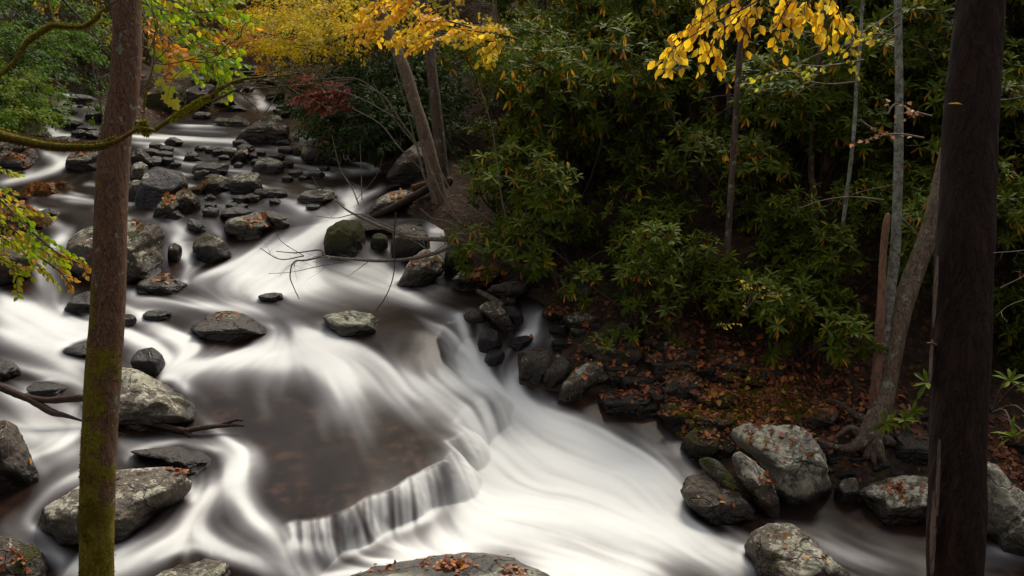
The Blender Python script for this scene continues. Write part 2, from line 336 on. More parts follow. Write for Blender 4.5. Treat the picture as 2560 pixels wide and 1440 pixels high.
def zground(x, y):
    a, l = az_s(x, y); zw, sd = zwater(x, y, False)
    r = np.hypot(x, y)
    d = seg_dist(x, y, bank_poly, True); ins = inside(x, y, bank_poly); near = (y < 4.6) & (np.abs(x) < 40)
    p3 = np.stack([x, y, np.zeros_like(x)], -1)
    nz = vnoise(p3, .5, 21, 3) * .5 + vnoise(p3, 2.3, 31, 3) * .16 + vnoise(p3, 9, 37, 2) * .03
    dd = np.where(ins, -d, d)
    zin = zw - .32 * np.clip(d / .7, 0, 1) + .05 * vnoise(p3, 3, 8, 2) * np.clip(d, 0, 1)
    right = np.clip((x - (.08 * y - .6)) / 3 + .5, 0, 1)
    slope = .5 + .12 * right
    zo = zw + .18 * np.clip(d / .25, 0, 1) + (.12 + .1 * right) * np.clip(d - .2, 0, 1.6) + slope * np.clip(d - 1.4, 0, 42) + nz * np.clip(d / 2, 0, 1) * 1.1
    # near bank under the camera; unseen rise added behind it to block low sky
    zn = 3.35 - .62 * np.clip(y + 0.3, 0, 99) + .9 * np.clip(-y - 1.0, 0, 16) + nz * .25
    zn = np.where(y < 4.9, zn, -9); zn = np.where(np.abs(x) > 5, zn + 0 * x, zn)
    z = np.where(ins, zin, np.where(y < 4.9, np.where(near | (y < 4.6), np.maximum(zn, np.minimum(zo, zn + 1.0)), zo), zo))
    z = np.where((~ins) & (y >= 4.9), zo, z)
    for u, v, zz, sx, sy, h in ISL:
        c = on_z(float(u), float(v), zz); z = np.maximum(z, zw - .5 + (h + .5) * np.exp(-(((x - c[0]) / sx) ** 2 + ((y - c[1]) / sy) ** 2) ** 1.5) + .04 * nz)
    return z, dd
# ---- polar sheets
A0, A1, NA = R(-43), R(43), 900
L0, L1, NL = math.log(4.35), math.log(40.), 1150
ga = np.linspace(A0, A1, NA); gl = np.linspace(L0, L1, NL)
AA, LL = np.meshgrid(ga, gl); XX, YY = np.exp(LL) * np.sin(AA), np.exp(LL) * np.cos(AA)
ZW, SD = zwater(XX, YY)
UU, VV, DD = proj(np.stack([XX, YY, ZW], -1))
# flow arrows, pixel -> pixel
ARR = [(640,180,660,215),(660,235,690,265),(700,270,650,285),(500,275,560,290),(760,290,765,320),(450,335,560,340),(600,345,700,352),(350,345,450,350),(760,340,790,365),(800,370,760,385),(870,385,940,415),(700,385,780,390),(500,385,560,392),(420,375,470,395),(560,405,620,415),(780,428,900,432),(900,420,860,450),(700,455,780,470),(900,470,850,510),(760,500,840,515),(660,490,740,505),(860,520,790,580),(790,580,690,630),(700,600,620,650),(440,560,470,600),(440,640,450,670),(560,665,480,690),(700,640,640,700),(700,690,640,730),(830,650,960,660),(925,580,925,640),(1090,580,1085,640),(1000,670,1100,720),(850,690,980,740),(960,740,1080,790),(1150,740,1250,765),(760,740,870,770),(560,740,680,775),(400,740,500,760),(330,720,420,740),(100,620,90,700),(230,600,180,690),(0,740,80,780),(60,780,160,830),(180,840,280,850),(30,860,120,890),(330,800,430,840),(380,860,430,920),(430,830,520,885),(250,720,180,740),
(520,900,440,930),(640,870,560,900),(760,860,900,900),(900,870,980,920),(820,900,860,980),(700,900,640,960),(560,960,600,1040),(850,1000,860,1080),(950,980,1020,1060),(1050,960,1130,1010),(1150,960,1220,1010),(700,1040,740,1120),(800,1100,810,1180),(960,1100,1000,1170),(900,1230,905,1300),(1000,1220,1010,1290),(1060,1180,1085,1260),(1110,1120,1150,1200),(1150,1080,1200,1150),(1200,1000,1230,1080),(820,1290,820,1360),(760,1310,750,1380),(600,1120,590,1200),(580,1200,640,1300),(650,1300,720,1370),(520,1240,480,1290),(480,1330,560,1390),(560,1390,680,1420),
(1050,840,1000,890),(1100,830,1160,870),(1190,800,1195,880),(1340,790,1340,840),(1380,860,1290,880),(1290,880,1250,920),(1200,910,1260,970),(1270,980,1340,1040),(1360,1030,1480,1070),(1500,1080,1620,1150),(1400,1130,1560,1190),(1250,1130,1300,1180),(1200,1250,1350,1260),(1350,1230,1520,1270),(1600,1180,1700,1280),(1680,1280,1800,1370),(1500,1330,1700,1400),(1200,1350,1400,1390),(900,1400,1050,1410),(750,1420,900,1430),(1800,1380,1950,1450),(1700,1130,1740,1200),(2000,1330,2150,1400),(2200,1350,2350,1400),(2400,1400,2560,1410),
(20,950,100,990),(150,990,220,1030),(60,1050,160,1090),(200,1080,150,1130),(320,1090,450,1100),(540,1080,620,1130),(430,980,430,990),(160,1130,60,1150),(230,1170,130,1210),(130,1230,60,1300),(330,1150,440,1150),(30,1320,110,1350),(120,1360,180,1400),(300,1390,160,1410),(450,1350,350,1400),(30,450,0,460),(150,400,130,430),(130,430,20,450),(200,350,240,355),(130,325,150,335),(220,300,240,303),(190,240,230,245),(200,500,320,505),(60,520,100,600)]
_a = np.array(ARR, float)
ff = (_a[:, 0] - UU.min() * 0)
def _g(u, v):
    # pixel to world on the water sheet, by nearest grid vertex
    ix = []
    for uu, vv in zip(u, v):
        d = (UU[::4, ::4] - uu) ** 2 + ((VV[::4, ::4] - vv) * 1.5) ** 2; k = np.unravel_index(np.argmin(d), d.shape)
        ix.append((AA[::4, ::4][k], LL[::4, ::4][k]))
    return np.array(ix)
w0, w1 = _g(_a[:, 0], _a[:, 1]), _g(_a[:, 2], _a[:, 3])
fv = (w1 - w0) / np.array([ga[1] - ga[0], gl[1] - gl[0]]); fv /= np.linalg.norm(fv, axis=1, keepdims=True) + 1e-6
mid = (w0 + w1) / 2
c4 = (slice(None, None, 6), slice(None, None, 6)); a4, l4 = AA[c4], LL[c4]
FA = np.zeros(a4.shape); FL = np.zeros(a4.shape); WS = np.zeros(a4.shape)
for (ma, ml), (va, vl) in zip(mid, fv):
    d2 = (a4 - ma) ** 2 + ((l4 - ml) * .9) ** 2; w = 1 / (d2 + .0004) ** 1.6; FA += w * va; FL += w * vl; WS += w
def up(a):
    i = np.arange(NL) / 6; j = np.arange(NA) / 6; i0 = np.minimum(i.astype(int), a.shape[0] - 2); j0 = np.minimum(j.astype(int), a.shape[1] - 2)
    fi = np.clip(i - i0, 0, 1)[:, None]; fj = np.clip(j - j0, 0, 1)[None]
    return (a[i0][:, j0] * (1 - fi) * (1 - fj) + a[i0 + 1][:, j0] * fi * (1 - fj) + a[i0][:, j0 + 1] * (1 - fi) * fj + a[i0 + 1][:, j0 + 1] * fi * fj)
FA, FL = up(FA / WS), up(FL / WS); nn = np.hypot(FA, FL) + 1e-6; FA /= nn; FL /= nn
def lic(T, n=24, st=1.4):
    II, JJ = np.meshgrid(np.arange(NL), np.arange(NA), indexing='ij'); acc = T.copy(); tot = 1.0
    for sg in (1, -1):
        ii = II.astype(np.float32).copy(); jj = JJ.astype(np.float32).copy()
        for k in range(n):
            a = np.clip(np.rint(ii).astype(np.int32), 0, NL - 1); b = np.clip(np.rint(jj).astype(np.int32), 0, NA - 1)
            ii += sg * st * FL[a, b]; jj += sg * st * FA[a, b]
            a = np.clip(np.rint(ii).astype(np.int32), 0, NL - 1); b = np.clip(np.rint(jj).astype(np.int32), 0, NA - 1)
            w = 1 - (k + 1) / (n + 1.); acc = acc + w * T[a, b]; tot += w
    return acc / tot
def nrm(a): return (a - a.mean()) / (a.std() + 1e-6)
def blur(a, k):
    return _blur(_blur(a, max(1, int(k * .6 + .5))), max(1, int(k * .6 + .5))) if k > 1 else _blur(a, 1)
def _blur(a, k):
    for ax in (0, 1):
        c = np.cumsum(np.pad(a, [(k + 1, k) if i == ax else (0, 0) for i in (0, 1)], mode='edge'), axis=ax)
        a = (np.take(c, np.arange(2 * k + 1, c.shape[ax]), ax) - np.take(c, np.arange(0, c.shape[ax] - 2 * k - 1), ax)) / (2 * k + 1)
    return a
noi = [RNG.standard_normal((NL, NA)) for _ in range(4)]
s_f = nrm(lic(blur(noi[0], 1), 26, 1.5)); s_m = nrm(lic(blur(noi[1], 4), 34, 2.2)); s_c = nrm(lic(blur(noi[2], 11), 34, 3.5)); s_x = nrm(blur(noi[3], 30))
FB = [([(640,172),(655,190),(690,200)],6,.8),([(600,236),(640,245),(660,262)],13,.95),([(640,268),(690,270),(750,272)],8,1.),([(585,222),(640,225)],7,.7),([(330,342),(420,347),(520,352),(600,352)],6,1.),([(330,357),(420,362)],5,.6),([(450,318),(620,315)],4,.7),([(450,326),(560,330)],3,.45),([(720,345),(800,343)],8,.9),([(620,374),(720,368),(770,362)],8,.7),([(740,345),(745,368)],10,.6),([(400,372),(520,372),(600,375)],5,.55),
([(140,235),(190,238)],4,.6),([(185,266),(250,266)],4,.8),([(165,285),(190,295),(175,302),(130,302)],5,.8),([(195,300),(245,300)],4,.7),([(120,320),(145,330)],7,.9),([(120,337),(180,339)],5,.8),([(200,350),(240,352)],4,.7),([(120,385),(150,400),(155,415)],14,1.),([(160,415),(100,432),(40,445),(0,455)],13,.9),([(175,388),(165,400)],8,.7),
([(850,385),(900,405),(950,415)],10,1.),([(690,405),(740,425),(860,432),(940,425)],9,.85),([(735,398),(770,415)],9,.8),([(440,410),(500,412)],6,.9),([(455,398),(475,402)],6,.9),([(370,368),(420,378),(470,390)],6,.6),([(565,430),(620,425)],8,.8),([(575,397),(650,395)],6,.6),([(330,545),(480,550),(520,520)],5,.3),([(140,560),(180,575),(160,600)],9,.5),([(320,455),(470,462)],4,.3),([(170,505),(330,510)],5,.45),([(330,508),(400,512)],5,.5),
([(630,478),(700,500),(760,520),(820,520)],11,.8),([(850,500),(900,490),(960,465)],10,.8),([(700,470),(690,495)],8,.8),([(680,495),(740,520)],14,.7),([(880,480),(870,530),(800,575),(740,610),(660,640),(560,660),(480,690)],25,1.),([(760,520),(820,545)],18,.8),([(660,640),(760,645),(790,690),(700,720)],30,1.),([(600,690),(700,715)],38,1.),([(420,555),(455,580),(440,610)],17,1.),([(540,570),(600,602),(700,595)],12,1.),([(420,640),(440,665),(480,672),(560,672)],7,1.),([(460,635),(475,660)],13,.9),([(530,545),(545,560)],12,.9),
([(820,655),(900,658),(990,655)],11,.8),([(925,580),(925,640)],7,.9),([(962,585),(970,640)],6,.85),([(1090,575),(1100,610),(1080,640)],24,.8),([(880,672),(1000,700),(1080,715)],16,.6),([(850,700),(950,730),(1050,755)],16,.6),([(980,720),(1080,770)],12,.4),([(330,690),(420,745),(500,740)],12,.6),([(140,700),(60,705),(0,725)],16,.9),([(160,600),(110,640),(100,690)],16,.7),
([(0,745),(80,775),(160,820),(260,850),(340,855)],34,1.),([(0,820),(100,860),(180,900)],26,.9),([(320,735),(460,748),(560,765),(660,775)],13,.85),([(400,815),(450,850),(540,890)],13,.75),([(310,770),(400,795)],13,.65),([(30,930),(150,930),(220,900)],28,.75),([(180,950),(230,970)],15,.8),
([(440,925),(520,900),(620,875),(740,858),(860,860)],26,1.),([(700,880),(800,900),(900,935)],34,1.),([(560,900),(700,910)],24,1.),([(900,860),(960,905),(1010,935)],13,.7),([(420,925),(480,945)],18,.9),([(380,860),(425,920)],12,.85),([(800,930),(850,970),(850,1010)],38,.6),([(1000,935),(1080,955),(1180,950)],26,.95),([(950,960),(1010,1010)],30,.6),([(1060,990),(1130,1030)],20,.45),([(760,840),(830,830)],6,.6),
([(1080,820),(1110,850),(1160,860),(1180,910),(1230,940)],12,.95),([(1150,800),(1180,860),(1200,910)],16,.95),([(1190,800),(1240,820)],10,.6),([(1260,770),(1330,772)],8,.8),([(1350,790),(1340,830),(1300,862),(1280,895)],12,1.),([(1300,835),(1390,862)],10,.85),([(1240,880),(1275,905)],8,.9),([(1200,915),(1260,960),(1320,1005)],38,1.),([(1120,900),(1170,930)],16,.8),([(960,880),(1000,910)],8,.5),
([(1250,960),(1350,1040),(1460,1080),(1560,1140)],36,1.),([(1230,1100),(1400,1150),(1600,1200)],75,1.),([(1200,1250),(1350,1270),(1500,1300),(1650,1330)],75,1.),([(1000,1400),(1200,1340)],50,1.),([(780,1430),(1000,1420)],26,1.),([(1350,1420),(1600,1430)],50,1.),([(1620,1160),(1700,1260),(1850,1380)],34,.75),([(1700,1380),(1850,1430)],30,.5),
([(600,1150),(600,1230),(640,1290),(700,1335)],24,.85),([(640,1140),(560,1200),(490,1240)],24,.85),([(500,1320),(560,1380),(640,1400),(760,1430)],22,.9),([(470,1330),(400,1385),(300,1405),(150,1405)],32,.85),([(0,1318),(60,1318),(105,1345),(128,1395)],8,.9),([(0,965),(60,990)],20,.9),([(160,1000),(220,1020)],20,1.),([(60,1060),(120,1090),(200,1100)],34,.75),([(300,1100),(420,1090)],13,.9),([(540,1095),(620,1125)],26,.75),([(120,1130),(200,1140)],10,.6),([(100,1215),(200,1190),(250,1175)],10,.75),([(30,1290),(120,1238)],10,.5),([(340,1150),(420,1165)],8,.5),([(420,1000),(470,1010)],18,.8),
([(2050,1370),(2120,1388),(2200,1410)],20,.5),([(1980,1302),(1900,1312),(1850,1350)],6,.6),([(2440,1400),(2620,1390)],18,.3),([(1720,1200),(1700,1240)],16,.5),([(700,940),(660,1010),(650,1070)],16,.3),([(800,1000),(790,1080),(780,1140)],16,.28),([(900,990),(925,1080),(930,1130)],18,.32),([(1010,1010),(1050,1070),(1070,1120)],16,.34),([(580,960),(560,1040)],14,.25)]
FD = [([(990,790),(1035,830),(1000,890)],34,.9),([(520,990),(600,1060),(720,1110)],52,.85),([(760,1130),(900,1150),(1000,1090)],50,.85),([(850,1205),(700,1250)],38,.95),([(1010,1150),(1080,1100)],22,.6),([(840,450),(1000,460)],16,.9),([(470,282),(640,282)],10,.9),([(330,325),(450,322)],6,.7),([(0,500),(60,500)],14,.7),([(1480,1005),(1560,1040),(1700,1085)],30,.95),([(1980,1290),(2300,1290)],30,.8),([(1130,735),(1290,755)],16,.8),([(330,640),(330,660)],4,.2),([(430,890),(560,860)],6,.2),([(1240,1030),(1235,1050)],9,.7),([(550,1280),(600,1290)],22,.7),([(700,1270),(720,1290)],20,.6),([(430,690),(560,700)],6,.4),([(1000,900),(1080,905)],8,.7),([(250,1130),(200,1160)],10,.4),([(640,760),(780,800)],8,.3),([(420,960),(450,1000)],0.1,0)]
def stroke(u, v, pts, w):
    d = seg_dist(u, v, np.array(pts, float)) ; return np.exp(-(d / w) ** 2)
m = (UU > -200) & (UU < 2760) & (VV > 100) & (VV < 1560)
uu, vv = UU[m], VV[m]; fb = np.full(uu.shape, .96)
_w = np.clip(10 / np.exp(LL[m]), .05, 1) ** 2; wu, wv = uu + 10 * s_c[m] * _w, vv + 5 * s_m[m] * _w
_rf = np.random.default_rng(4)
for _ in range(46):
    _u, _v = (_rf.uniform(330, 860), _rf.uniform(352, 525)) if _ % 4 else (_rf.uniform(20, 330), _rf.uniform(430, 540)); _l = _rf.uniform(18, 60); FB.append(([(_u, _v), (_u + _l, _v + _rf.uniform(2, 9))], _rf.uniform(3, 6), _rf.uniform(.45, .85)))
for _ in range(16):
    _u, _v = _rf.uniform(130, 300), _rf.uniform(235, 350); FB.append(([(_u, _v), (_u + _rf.uniform(10, 40), _v + 2)], 3.5, .7))
FB += [([(40,1100),(200,1150)],60,.42),([(560,1180),(460,1290)],55,.45),([(300,1390),(40,1400)],55,.45),([(320,850),(520,870)],34,.35),([(20,800),(300,830)],50,.5),([(560,720),(820,760)],32,.32),([(850,700),(1050,740)],34,.35),([(470,930),(560,940)],20,.25),([(1000,960),(1150,1010)],40,.35),([(610,1300),(560,1380)],34,.35),([(100,1000),(200,1040)],40,.4),([(320,1110),(560,1130)],26,.35)]
for pts, w, s_ in FB: fb *= 1 - min(s_, .985) * stroke(wu, wv, pts, w * (1.25 if pts[0][1] > 640 else 1.1))
fo = 1 - fb
for pts, w, s_ in FD: fo *= 1 - s_ * stroke(wu, wv, pts, w)
FO = np.full(UU.shape, .05); FO[m] = fo
FO = np.where(LL > math.log(14), lic(FO, 6, 1.2) * .92, lic(FO, 13, 1.9))
ZW = ZW + (.007 * blur(s_c, 4) + .0012 * s_m) * np.clip(FO * 1.5, .15, 1) * np.clip(np.exp(LL) / 9, .6, 1.6) + .045 * FO * np.tanh(s_x) * .5
ZG, DDk = zground(XX, YY)
def grid_faces(n0, n1, keep=None):
    i = np.arange(n0 * n1).reshape(n0, n1); q = np.stack([i[:-1, :-1], i[:-1, 1:], i[1:, 1:], i[1:, :-1]], -1)
    return q.reshape(-1, 4) if keep is None else q[keep]
# ground sheet, all round the camera
gth = np.unique(np.r_[np.linspace(-math.pi, R(-50), 90), np.linspace(R(-50), R(50), 520), np.linspace(R(50), math.pi, 90)])
grl = np.unique(np.r_[np.linspace(math.log(.25), math.log(4), 50), np.linspace(math.log(4), math.log(40), 420), np.linspace(math.log(40), math.log(160), 50)])
GA, GL = np.meshgrid(gth, grl); GX, GY = np.exp(GL) * np.sin(GA), np.exp(GL) * np.cos(GA)
GZ, GD = zground(GX, GY)
go = link('ground', mesh('ground', np.stack([GX, GY, GZ], -1).reshape(-1, 3), grid_faces(len(grl), len(gth)), [M['ground']], attrs={'bank': GD.ravel()}))
tag(go, kind='structure')

TOP = np.maximum(ZW, ZG)
def lookup(T, x, y):
    a, l = az_s(x, y); i = np.clip((l - L0) / (L1 - L0) * (NL - 1), 0, NL - 1.001); j = np.clip((a - A0) / (A1 - A0) * (NA - 1), 0, NA - 1.001)
    i0, j0 = i.astype(int), j.astype(int); fi, fj = i - i0, j - j0
    return T[i0, j0] * (1 - fi) * (1 - fj) + T[i0 + 1, j0] * fi * (1 - fj) + T[i0, j0 + 1] * (1 - fi) * fj + T[i0 + 1, j0 + 1] * fi * fj
DM = np.exp(np.linspace(math.log(4.4), math.log(60), 2500))
def hit(u, v, T=None):
    """camera depth at which the ray through the pixel meets water or bank"""
    T = TOP if T is None else T
    p = ray(float(u), float(v))[None] * DM[:, None] + np.array([0, 0, CZ]); h = lookup(T, p[:, 0], p[:, 1])
    k = np.argmax(p[:, 2] <= h) if (p[:, 2] <= h).any() else len(DM) - 1
    return DM[k]
# ------------------------------------------------------------------ rocks
def ico(n):
    t = (1 + 5 ** .5) / 2
    v = [(-1, t, 0), (1, t, 0), (-1, -t, 0), (1, -t, 0), (0, -1, t), (0, 1, t), (0, -1, -t), (0, 1, -t), (t, 0, -1), (t, 0, 1), (-t, 0, -1), (-t, 0, 1)]
    f = [(0,11,5),(0,5,1),(0,1,7),(0,7,10),(0,10,11),(1,5,9),(5,11,4),(11,10,2),(10,7,6),(7,1,8),(3,9,4),(3,4,2),(3,2,6),(3,6,8),(3,8,9),(4,9,5),(2,4,11),(6,2,10),(8,6,7),(9,8,1)]
    v = np.array(v, float); f = np.array(f)
    for _ in range(n):
        e = np.sort(np.concatenate([f[:, [0, 1]], f[:, [1, 2]], f[:, [2, 0]]]), 1); ue, inv = np.unique(e, axis=0, return_inverse=True); inv = inv.ravel()
        m = (v[ue[:, 0]] + v[ue[:, 1]]) / 2; k = len(v) + inv; n_ = len(f); a, b, c = k[:n_], k[n_:2 * n_], k[2 * n_:]; v = np.r_[v, m]
        f = np.r_[np.c_[f[:, 0], a, c], np.c_[f[:, 1], b, a], np.c_[f[:, 2], c, b], np.c_[a, b, c]]
    return v / np.linalg.norm(v, axis=1, keepdims=True), f
ICO = {k: ico(k) for k in (3, 4, 5)}
ROCKS = []          # (world verts, faces) for the ray casts
def rock(poly, mat, label, depth=.9, top=.0, seed=None, ang=1.0, sink=.22, group=None, lvl=None, name='boulder', cat='rock', push=0., at=None, rough=1.0):
    """a boulder whose seen outline follows poly; depth = its extent away from the viewer / width; top = tilt of its top plane"""
    seed = seed if seed is not None else len(ROCKS) * 7 + 3; g = np.random.default_rng(seed)
    poly = np.array(poly, float); um, uM = poly[:, 0].min(), poly[:, 0].max(); vm, vM = poly[:, 1].min(), poly[:, 1].max()
    # contact: the lowest point of the outline
    lowu = poly[poly[:, 1] > vM - .12 * (vM - vm) - 1, 0].mean(); dc = at if at else hit(np.clip(lowu, -300, 2860), min(vM, 1520)) + push
    wpx, hpx = uM - um, vM - vm; W = wpx / F * dc; H = hpx / F * dc; Dp = min(W * .5 * depth, 1.2 * H + .3 * W)
    pv = poly.copy(); low = pv[:, 1] > vm + .55 * hpx; pv[low, 1] += sink * hpx * np.clip((pv[low, 1] - (vm + .55 * hpx)) / (.45 * hpx), 0, 1)
    # round the traced corners a little
    dense = []
    n = len(pv)
    for i in range(n):
        p0, p1, p2, p3 = pv[i - 1], pv[i], pv[(i + 1) % n], pv[(i + 2) % n]
        for t in np.linspace(0, 1, 8, endpoint=False):
            cr = .5 * ((2 * p1) + (-p0 + p2) * t + (2 * p0 - 5 * p1 + 4 * p2 - p3) * t * t + (-p0 + 3 * p1 - 3 * p2 + p3) * t ** 3); dense.append(.55 * cr + .45 * (p1 * (1 - t) + p2 * t))
    dense = np.array(dense); x_, y_ = dense[:, 0], dense[:, 1]; cr = x_ * np.roll(y_, -1) - np.roll(x_, -1) * y_; A = cr.sum() / 2
    c = np.array([((x_ + np.roll(x_, -1)) * cr).sum(), ((y_ + np.roll(y_, -1)) * cr).sum()]) / (6 * A)
    dcen = dc + Dp * .55
    lvl = lvl or (5 if wpx > 110 else 4 if wpx > 45 else 3)
    v, f = ICO[lvl]
    # rounded polyhedron
    npl = int(g.integers(9, 14)); pn = g.standard_normal((npl, 3)); pn[:, 2] *= .8; pn /= np.linalg.norm(pn, axis=1, keepdims=True); pd = g.uniform(.72, 1.0, npl)
    tx = top if np.ndim(top) else (top, .25); tn = np.array([-tx[0], -tx[1], 1.0]); tn /= np.linalg.norm(tn)
    fn = np.array([g.uniform(-.25, .25), -1, g.uniform(-.15, .25)]); fn /= np.linalg.norm(fn)
    pn = np.r_[pn, [tn, fn, [.95, -.2, .2], [-.95, -.2, .2], [0, 0, -1]]]; pd = np.r_[pd, [.66, .74, .85, .85, .8]]
    pn /= np.linalg.norm(pn, axis=1, keepdims=True)
    dt = np.maximum(v @ pn.T, 1e-3); rr = pd[None] / dt; kx = 24 * ang; rr = (rr ** -kx).sum(1) ** (-1 / kx); rr = np.minimum(rr, 1.25)
    so = g.uniform(0, 99, 3)
    rr = rr * (1 + rough * (.12 * vnoise(v * 1.3 + so, 1, seed, 2) + .06 * vnoise(v * 4 + so, 1.2, seed + 5, 3)))
    lump = v * rr[:, None]
    strat = vnoise(np.c_[lump[:, 0] * .7, lump[:, 1] * .7, lump[:, 2] * 5] + so, 1.6, seed + 9, 2)
    lump = lump * (1 + .04 * rough * strat)[:, None]
    ctr = P(c[0], c[1], dcen); w = lump * np.array([W / 2, Dp, H * .62]) + ctr
    # fit the outline
    uu_, vv_, dd_ = proj(w); du, dv = uu_ - c[0], vv_ - c[1]; th = np.arctan2(dv, du); rad = np.hypot(du, dv)
    nb = 48; bi = ((th + math.pi) / (2 * math.pi) * nb).astype(int) % nb; Sb = np.zeros(nb); np.maximum.at(Sb, bi, rad)
    Sb = np.maximum(Sb, .5 * (np.roll(Sb, 1) + np.roll(Sb, -1)) * .98); pth = np.arctan2(dense[:, 1] - c[1], dense[:, 0] - c[0]); pr = np.hypot(dense[:, 0] - c[0], dense[:, 1] - c[1])
    o = np.argsort(pth); pth, pr = pth[o], pr[o]
    bc = (np.arange(nb) + .5) / nb * 2 * math.pi - math.pi
    Rt = np.interp(th, np.r_[pth - 2 * math.pi, pth, pth + 2 * math.pi], np.r_[pr, pr, pr]); St = np.interp(th, np.r_[bc - 2 * math.pi, bc, bc + 2 * math.pi], np.r_[Sb, Sb, Sb])
    k = Rt / np.maximum(St, 1e-3)
    k = k * (1 + rough * .012 * vnoise(w * 6, 1, seed, 2))
    nw = P(c[0] + du * k, c[1] + dv * k, dd_)
    org = P(c[0], c[1], dcen); basez = P(lowu, vM, dc)[2]; org = np.array([org[0], org[1], basez])
    wl = nw[:, 2] - basez
    ks = .6 + .4 * min(1, H / .5)
    o_ = link(name, mesh(name, nw - org, f, [M[mat]], attrs={'wl': wl / ks}), loc=org)
    tag(o_, label, cat, group); ROCKS.append((nw, f))
    return o_
def E(cx, cy, w, h, tilt=0., seed=0, n=9):
    """an uneven oval outline centred at cx, cy"""
    g = np.random.default_rng(seed + int(cx * 7 + cy)); a = np.linspace(0, 2 * math.pi, n, endpoint=False) + g.uniform(-.15, .15, n)
    r = g.uniform(.88, 1.1, n); x = np.cos(a) * r * w / 2; y = np.sin(a) * r * h / 2; y = np.where(y > 0, y * .85, y)
    t = R(tilt); return [(cx + x_ * math.cos(t) - y_ * math.sin(t), cy + x_ * math.sin(t) + y_ * math.cos(t)) for x_, y_ in zip(x, y)]
B = rock
B([(840,1450),(900,1428),(960,1409),(1080,1389),(1180,1378),(1260,1387),(1330,1412),(1400,1447),(1430,1500),(1300,1580),(1000,1590),(820,1530)],'pale','broad grey boulder strewn with red leaves at the bottom edge below the white pool',.9,seed=5,ang=.6,at=6.0,sink=.05)
B([(370,1460),(385,1438),(430,1415),(490,1396),(560,1400),(576,1415),(578,1470),(520,1520),(420,1510)],'grey','pale blocky rock cut by the bottom edge, beside the mossy trunk',.9,seed=12,sink=.05)
B([(-80,1345),(0,1338),(50,1345),(100,1368),(125,1410),(134,1460),(100,1530),(-80,1530)],'dark','dark boulder with a few red leaves in the bottom corner, water curling round it',.9,seed=15,ang=.7,sink=.05)
B([(95,1298),(110,1268),(160,1238),(230,1195),(300,1174),(400,1163),(450,1171),(478,1195),(480,1218),(458,1252),(400,1290),(320,1335),(230,1362),(130,1352)],'grey','long lichen-covered boulder lying behind the mossy trunk, dark below',.9,(-.25,.4),seed=22,ang=.6,sink=.1)
B([(-90,1062),(-20,1052),(15,1050),(42,1064),(58,1092),(85,1150),(103,1192),(100,1212),(60,1229),(-20,1238),(-90,1238)],'dark','brown mossy boulder with a red leaf, cut by the picture edge under the driftwood',.9,(.5,.3),seed=31,ang=1.2,sink=.12)
B([(320,1128),(400,1117),(450,1115),(510,1130),(548,1148),(554,1160),(520,1172),(482,1184),(450,1170),(400,1150),(350,1142)],'dark','low slab with an upturned nose between the driftwood and the long boulder',.8,seed=33)
B([(210,975),(250,935),(300,917),(340,922),(400,950),(470,990),(520,1028),(541,1054),(500,1070),(440,1072),(380,1066),(320,1058),(250,1040)],'grey','large pale green-grey boulder with a pointed end, driftwood across its front',.9,(.35,.5),seed=41,ang=.9,sink=.15)
B(E(112,972,108,40,0,1),'dark','small dark rock under the forked driftwood, thin water running off its front',.9)
B(E(5,927,95,58,0,2),'dark','round dark rock at the picture edge upstream of the driftwood',.9)
B([(325,905),(345,876),(380,868),(405,886),(418,918),(400,942),(350,938)],'wet','wet brown dome with water sliding off one side, above the pale boulder',.9,ang=.6,rough=.5)
B(E(240,874,160,38,0,3),'wet','low reddish rock barely breaking the surface behind the trunk',.8,ang=.6,rough=.5)
B([(160,768),(183,742),(220,728),(255,735),(268,760),(235,780),(188,780)],'dark','dark rock with an olive mossy flank poking from white water by the trunk',.9)
B([(160,655),(170,602),(212,568),(270,555),(330,553),(396,561),(413,582),(410,625),(402,690),(330,702),(250,702),(190,697)],'rock','huge block-shaped boulder behind the trunk with leaves on its flat top',.85,(.05,.55),seed=62,ang=1.5,sink=.1)
B([(-110,600),(-30,585),(35,590),(72,612),(86,645),(80,682),(20,712),(-60,722),(-110,715)],'rock','large dark boulder at the picture edge behind the yellow-green leaves',.9,seed=64,ang=.9,sink=.1)
B([(339,713),(368,694),(410,689),(446,697),(471,712),(462,727),(430,735),(380,731)],'grey','flat oval rock with orange leaves on pale lichen and a mossy rim',.9,seed=70,ang=.6)
B(E(363,730,40,20,0,4),'grey','fist-sized pale rock in front of the flat oval rock',.9)
B(E(393,789,78,30,0,5),'rock','low flat rock alone in grey water beyond the trunk',.9)
B(E(320,802,42,38,0,6),'dark','small dark rock touching the far side of the trunk',.9)
B([(470,822),(497,800),(535,780),(570,776),(612,782),(650,808),(680,828),(684,836),(640,845),(580,853),(530,852),(498,838)],'rock','wide humped boulder with two red leaves in the middle of the stream',.85,(.1,.45),seed=82,ang=.9,sink=.12)
B([(806,792),(838,780),(880,776),(926,783),(950,800),(957,822),(945,833),(900,839),(850,836),(822,820)],'pale','pale flat-topped rock in midstream, brightest of the rocks above the white plume',.9,(-.1,.5),seed=85,ang=1.1,sink=.12)
B(E(680,743,66,26,0,7),'dark','small jagged dark rock washed by white water near the hanging twigs',.9)
B([(480,622),(488,598),(510,586),(536,585),(560,602),(582,637),(570,646),(530,658),(500,651)],'dark','smooth dark dome beside the small fan-shaped fall',.9,seed=91,ang=.7)
B([(418,640),(422,615),(438,607),(455,618),(453,642),(436,658),(424,656)],'dark','egg-shaped dark rock left of the small fan-shaped fall',.9,ang=.6)
B([(467,562),(474,545),(500,555),(523,575),(516,583),(480,583)],'dark','small triangular dark rock above the dark dome',.8,ang=1.5)
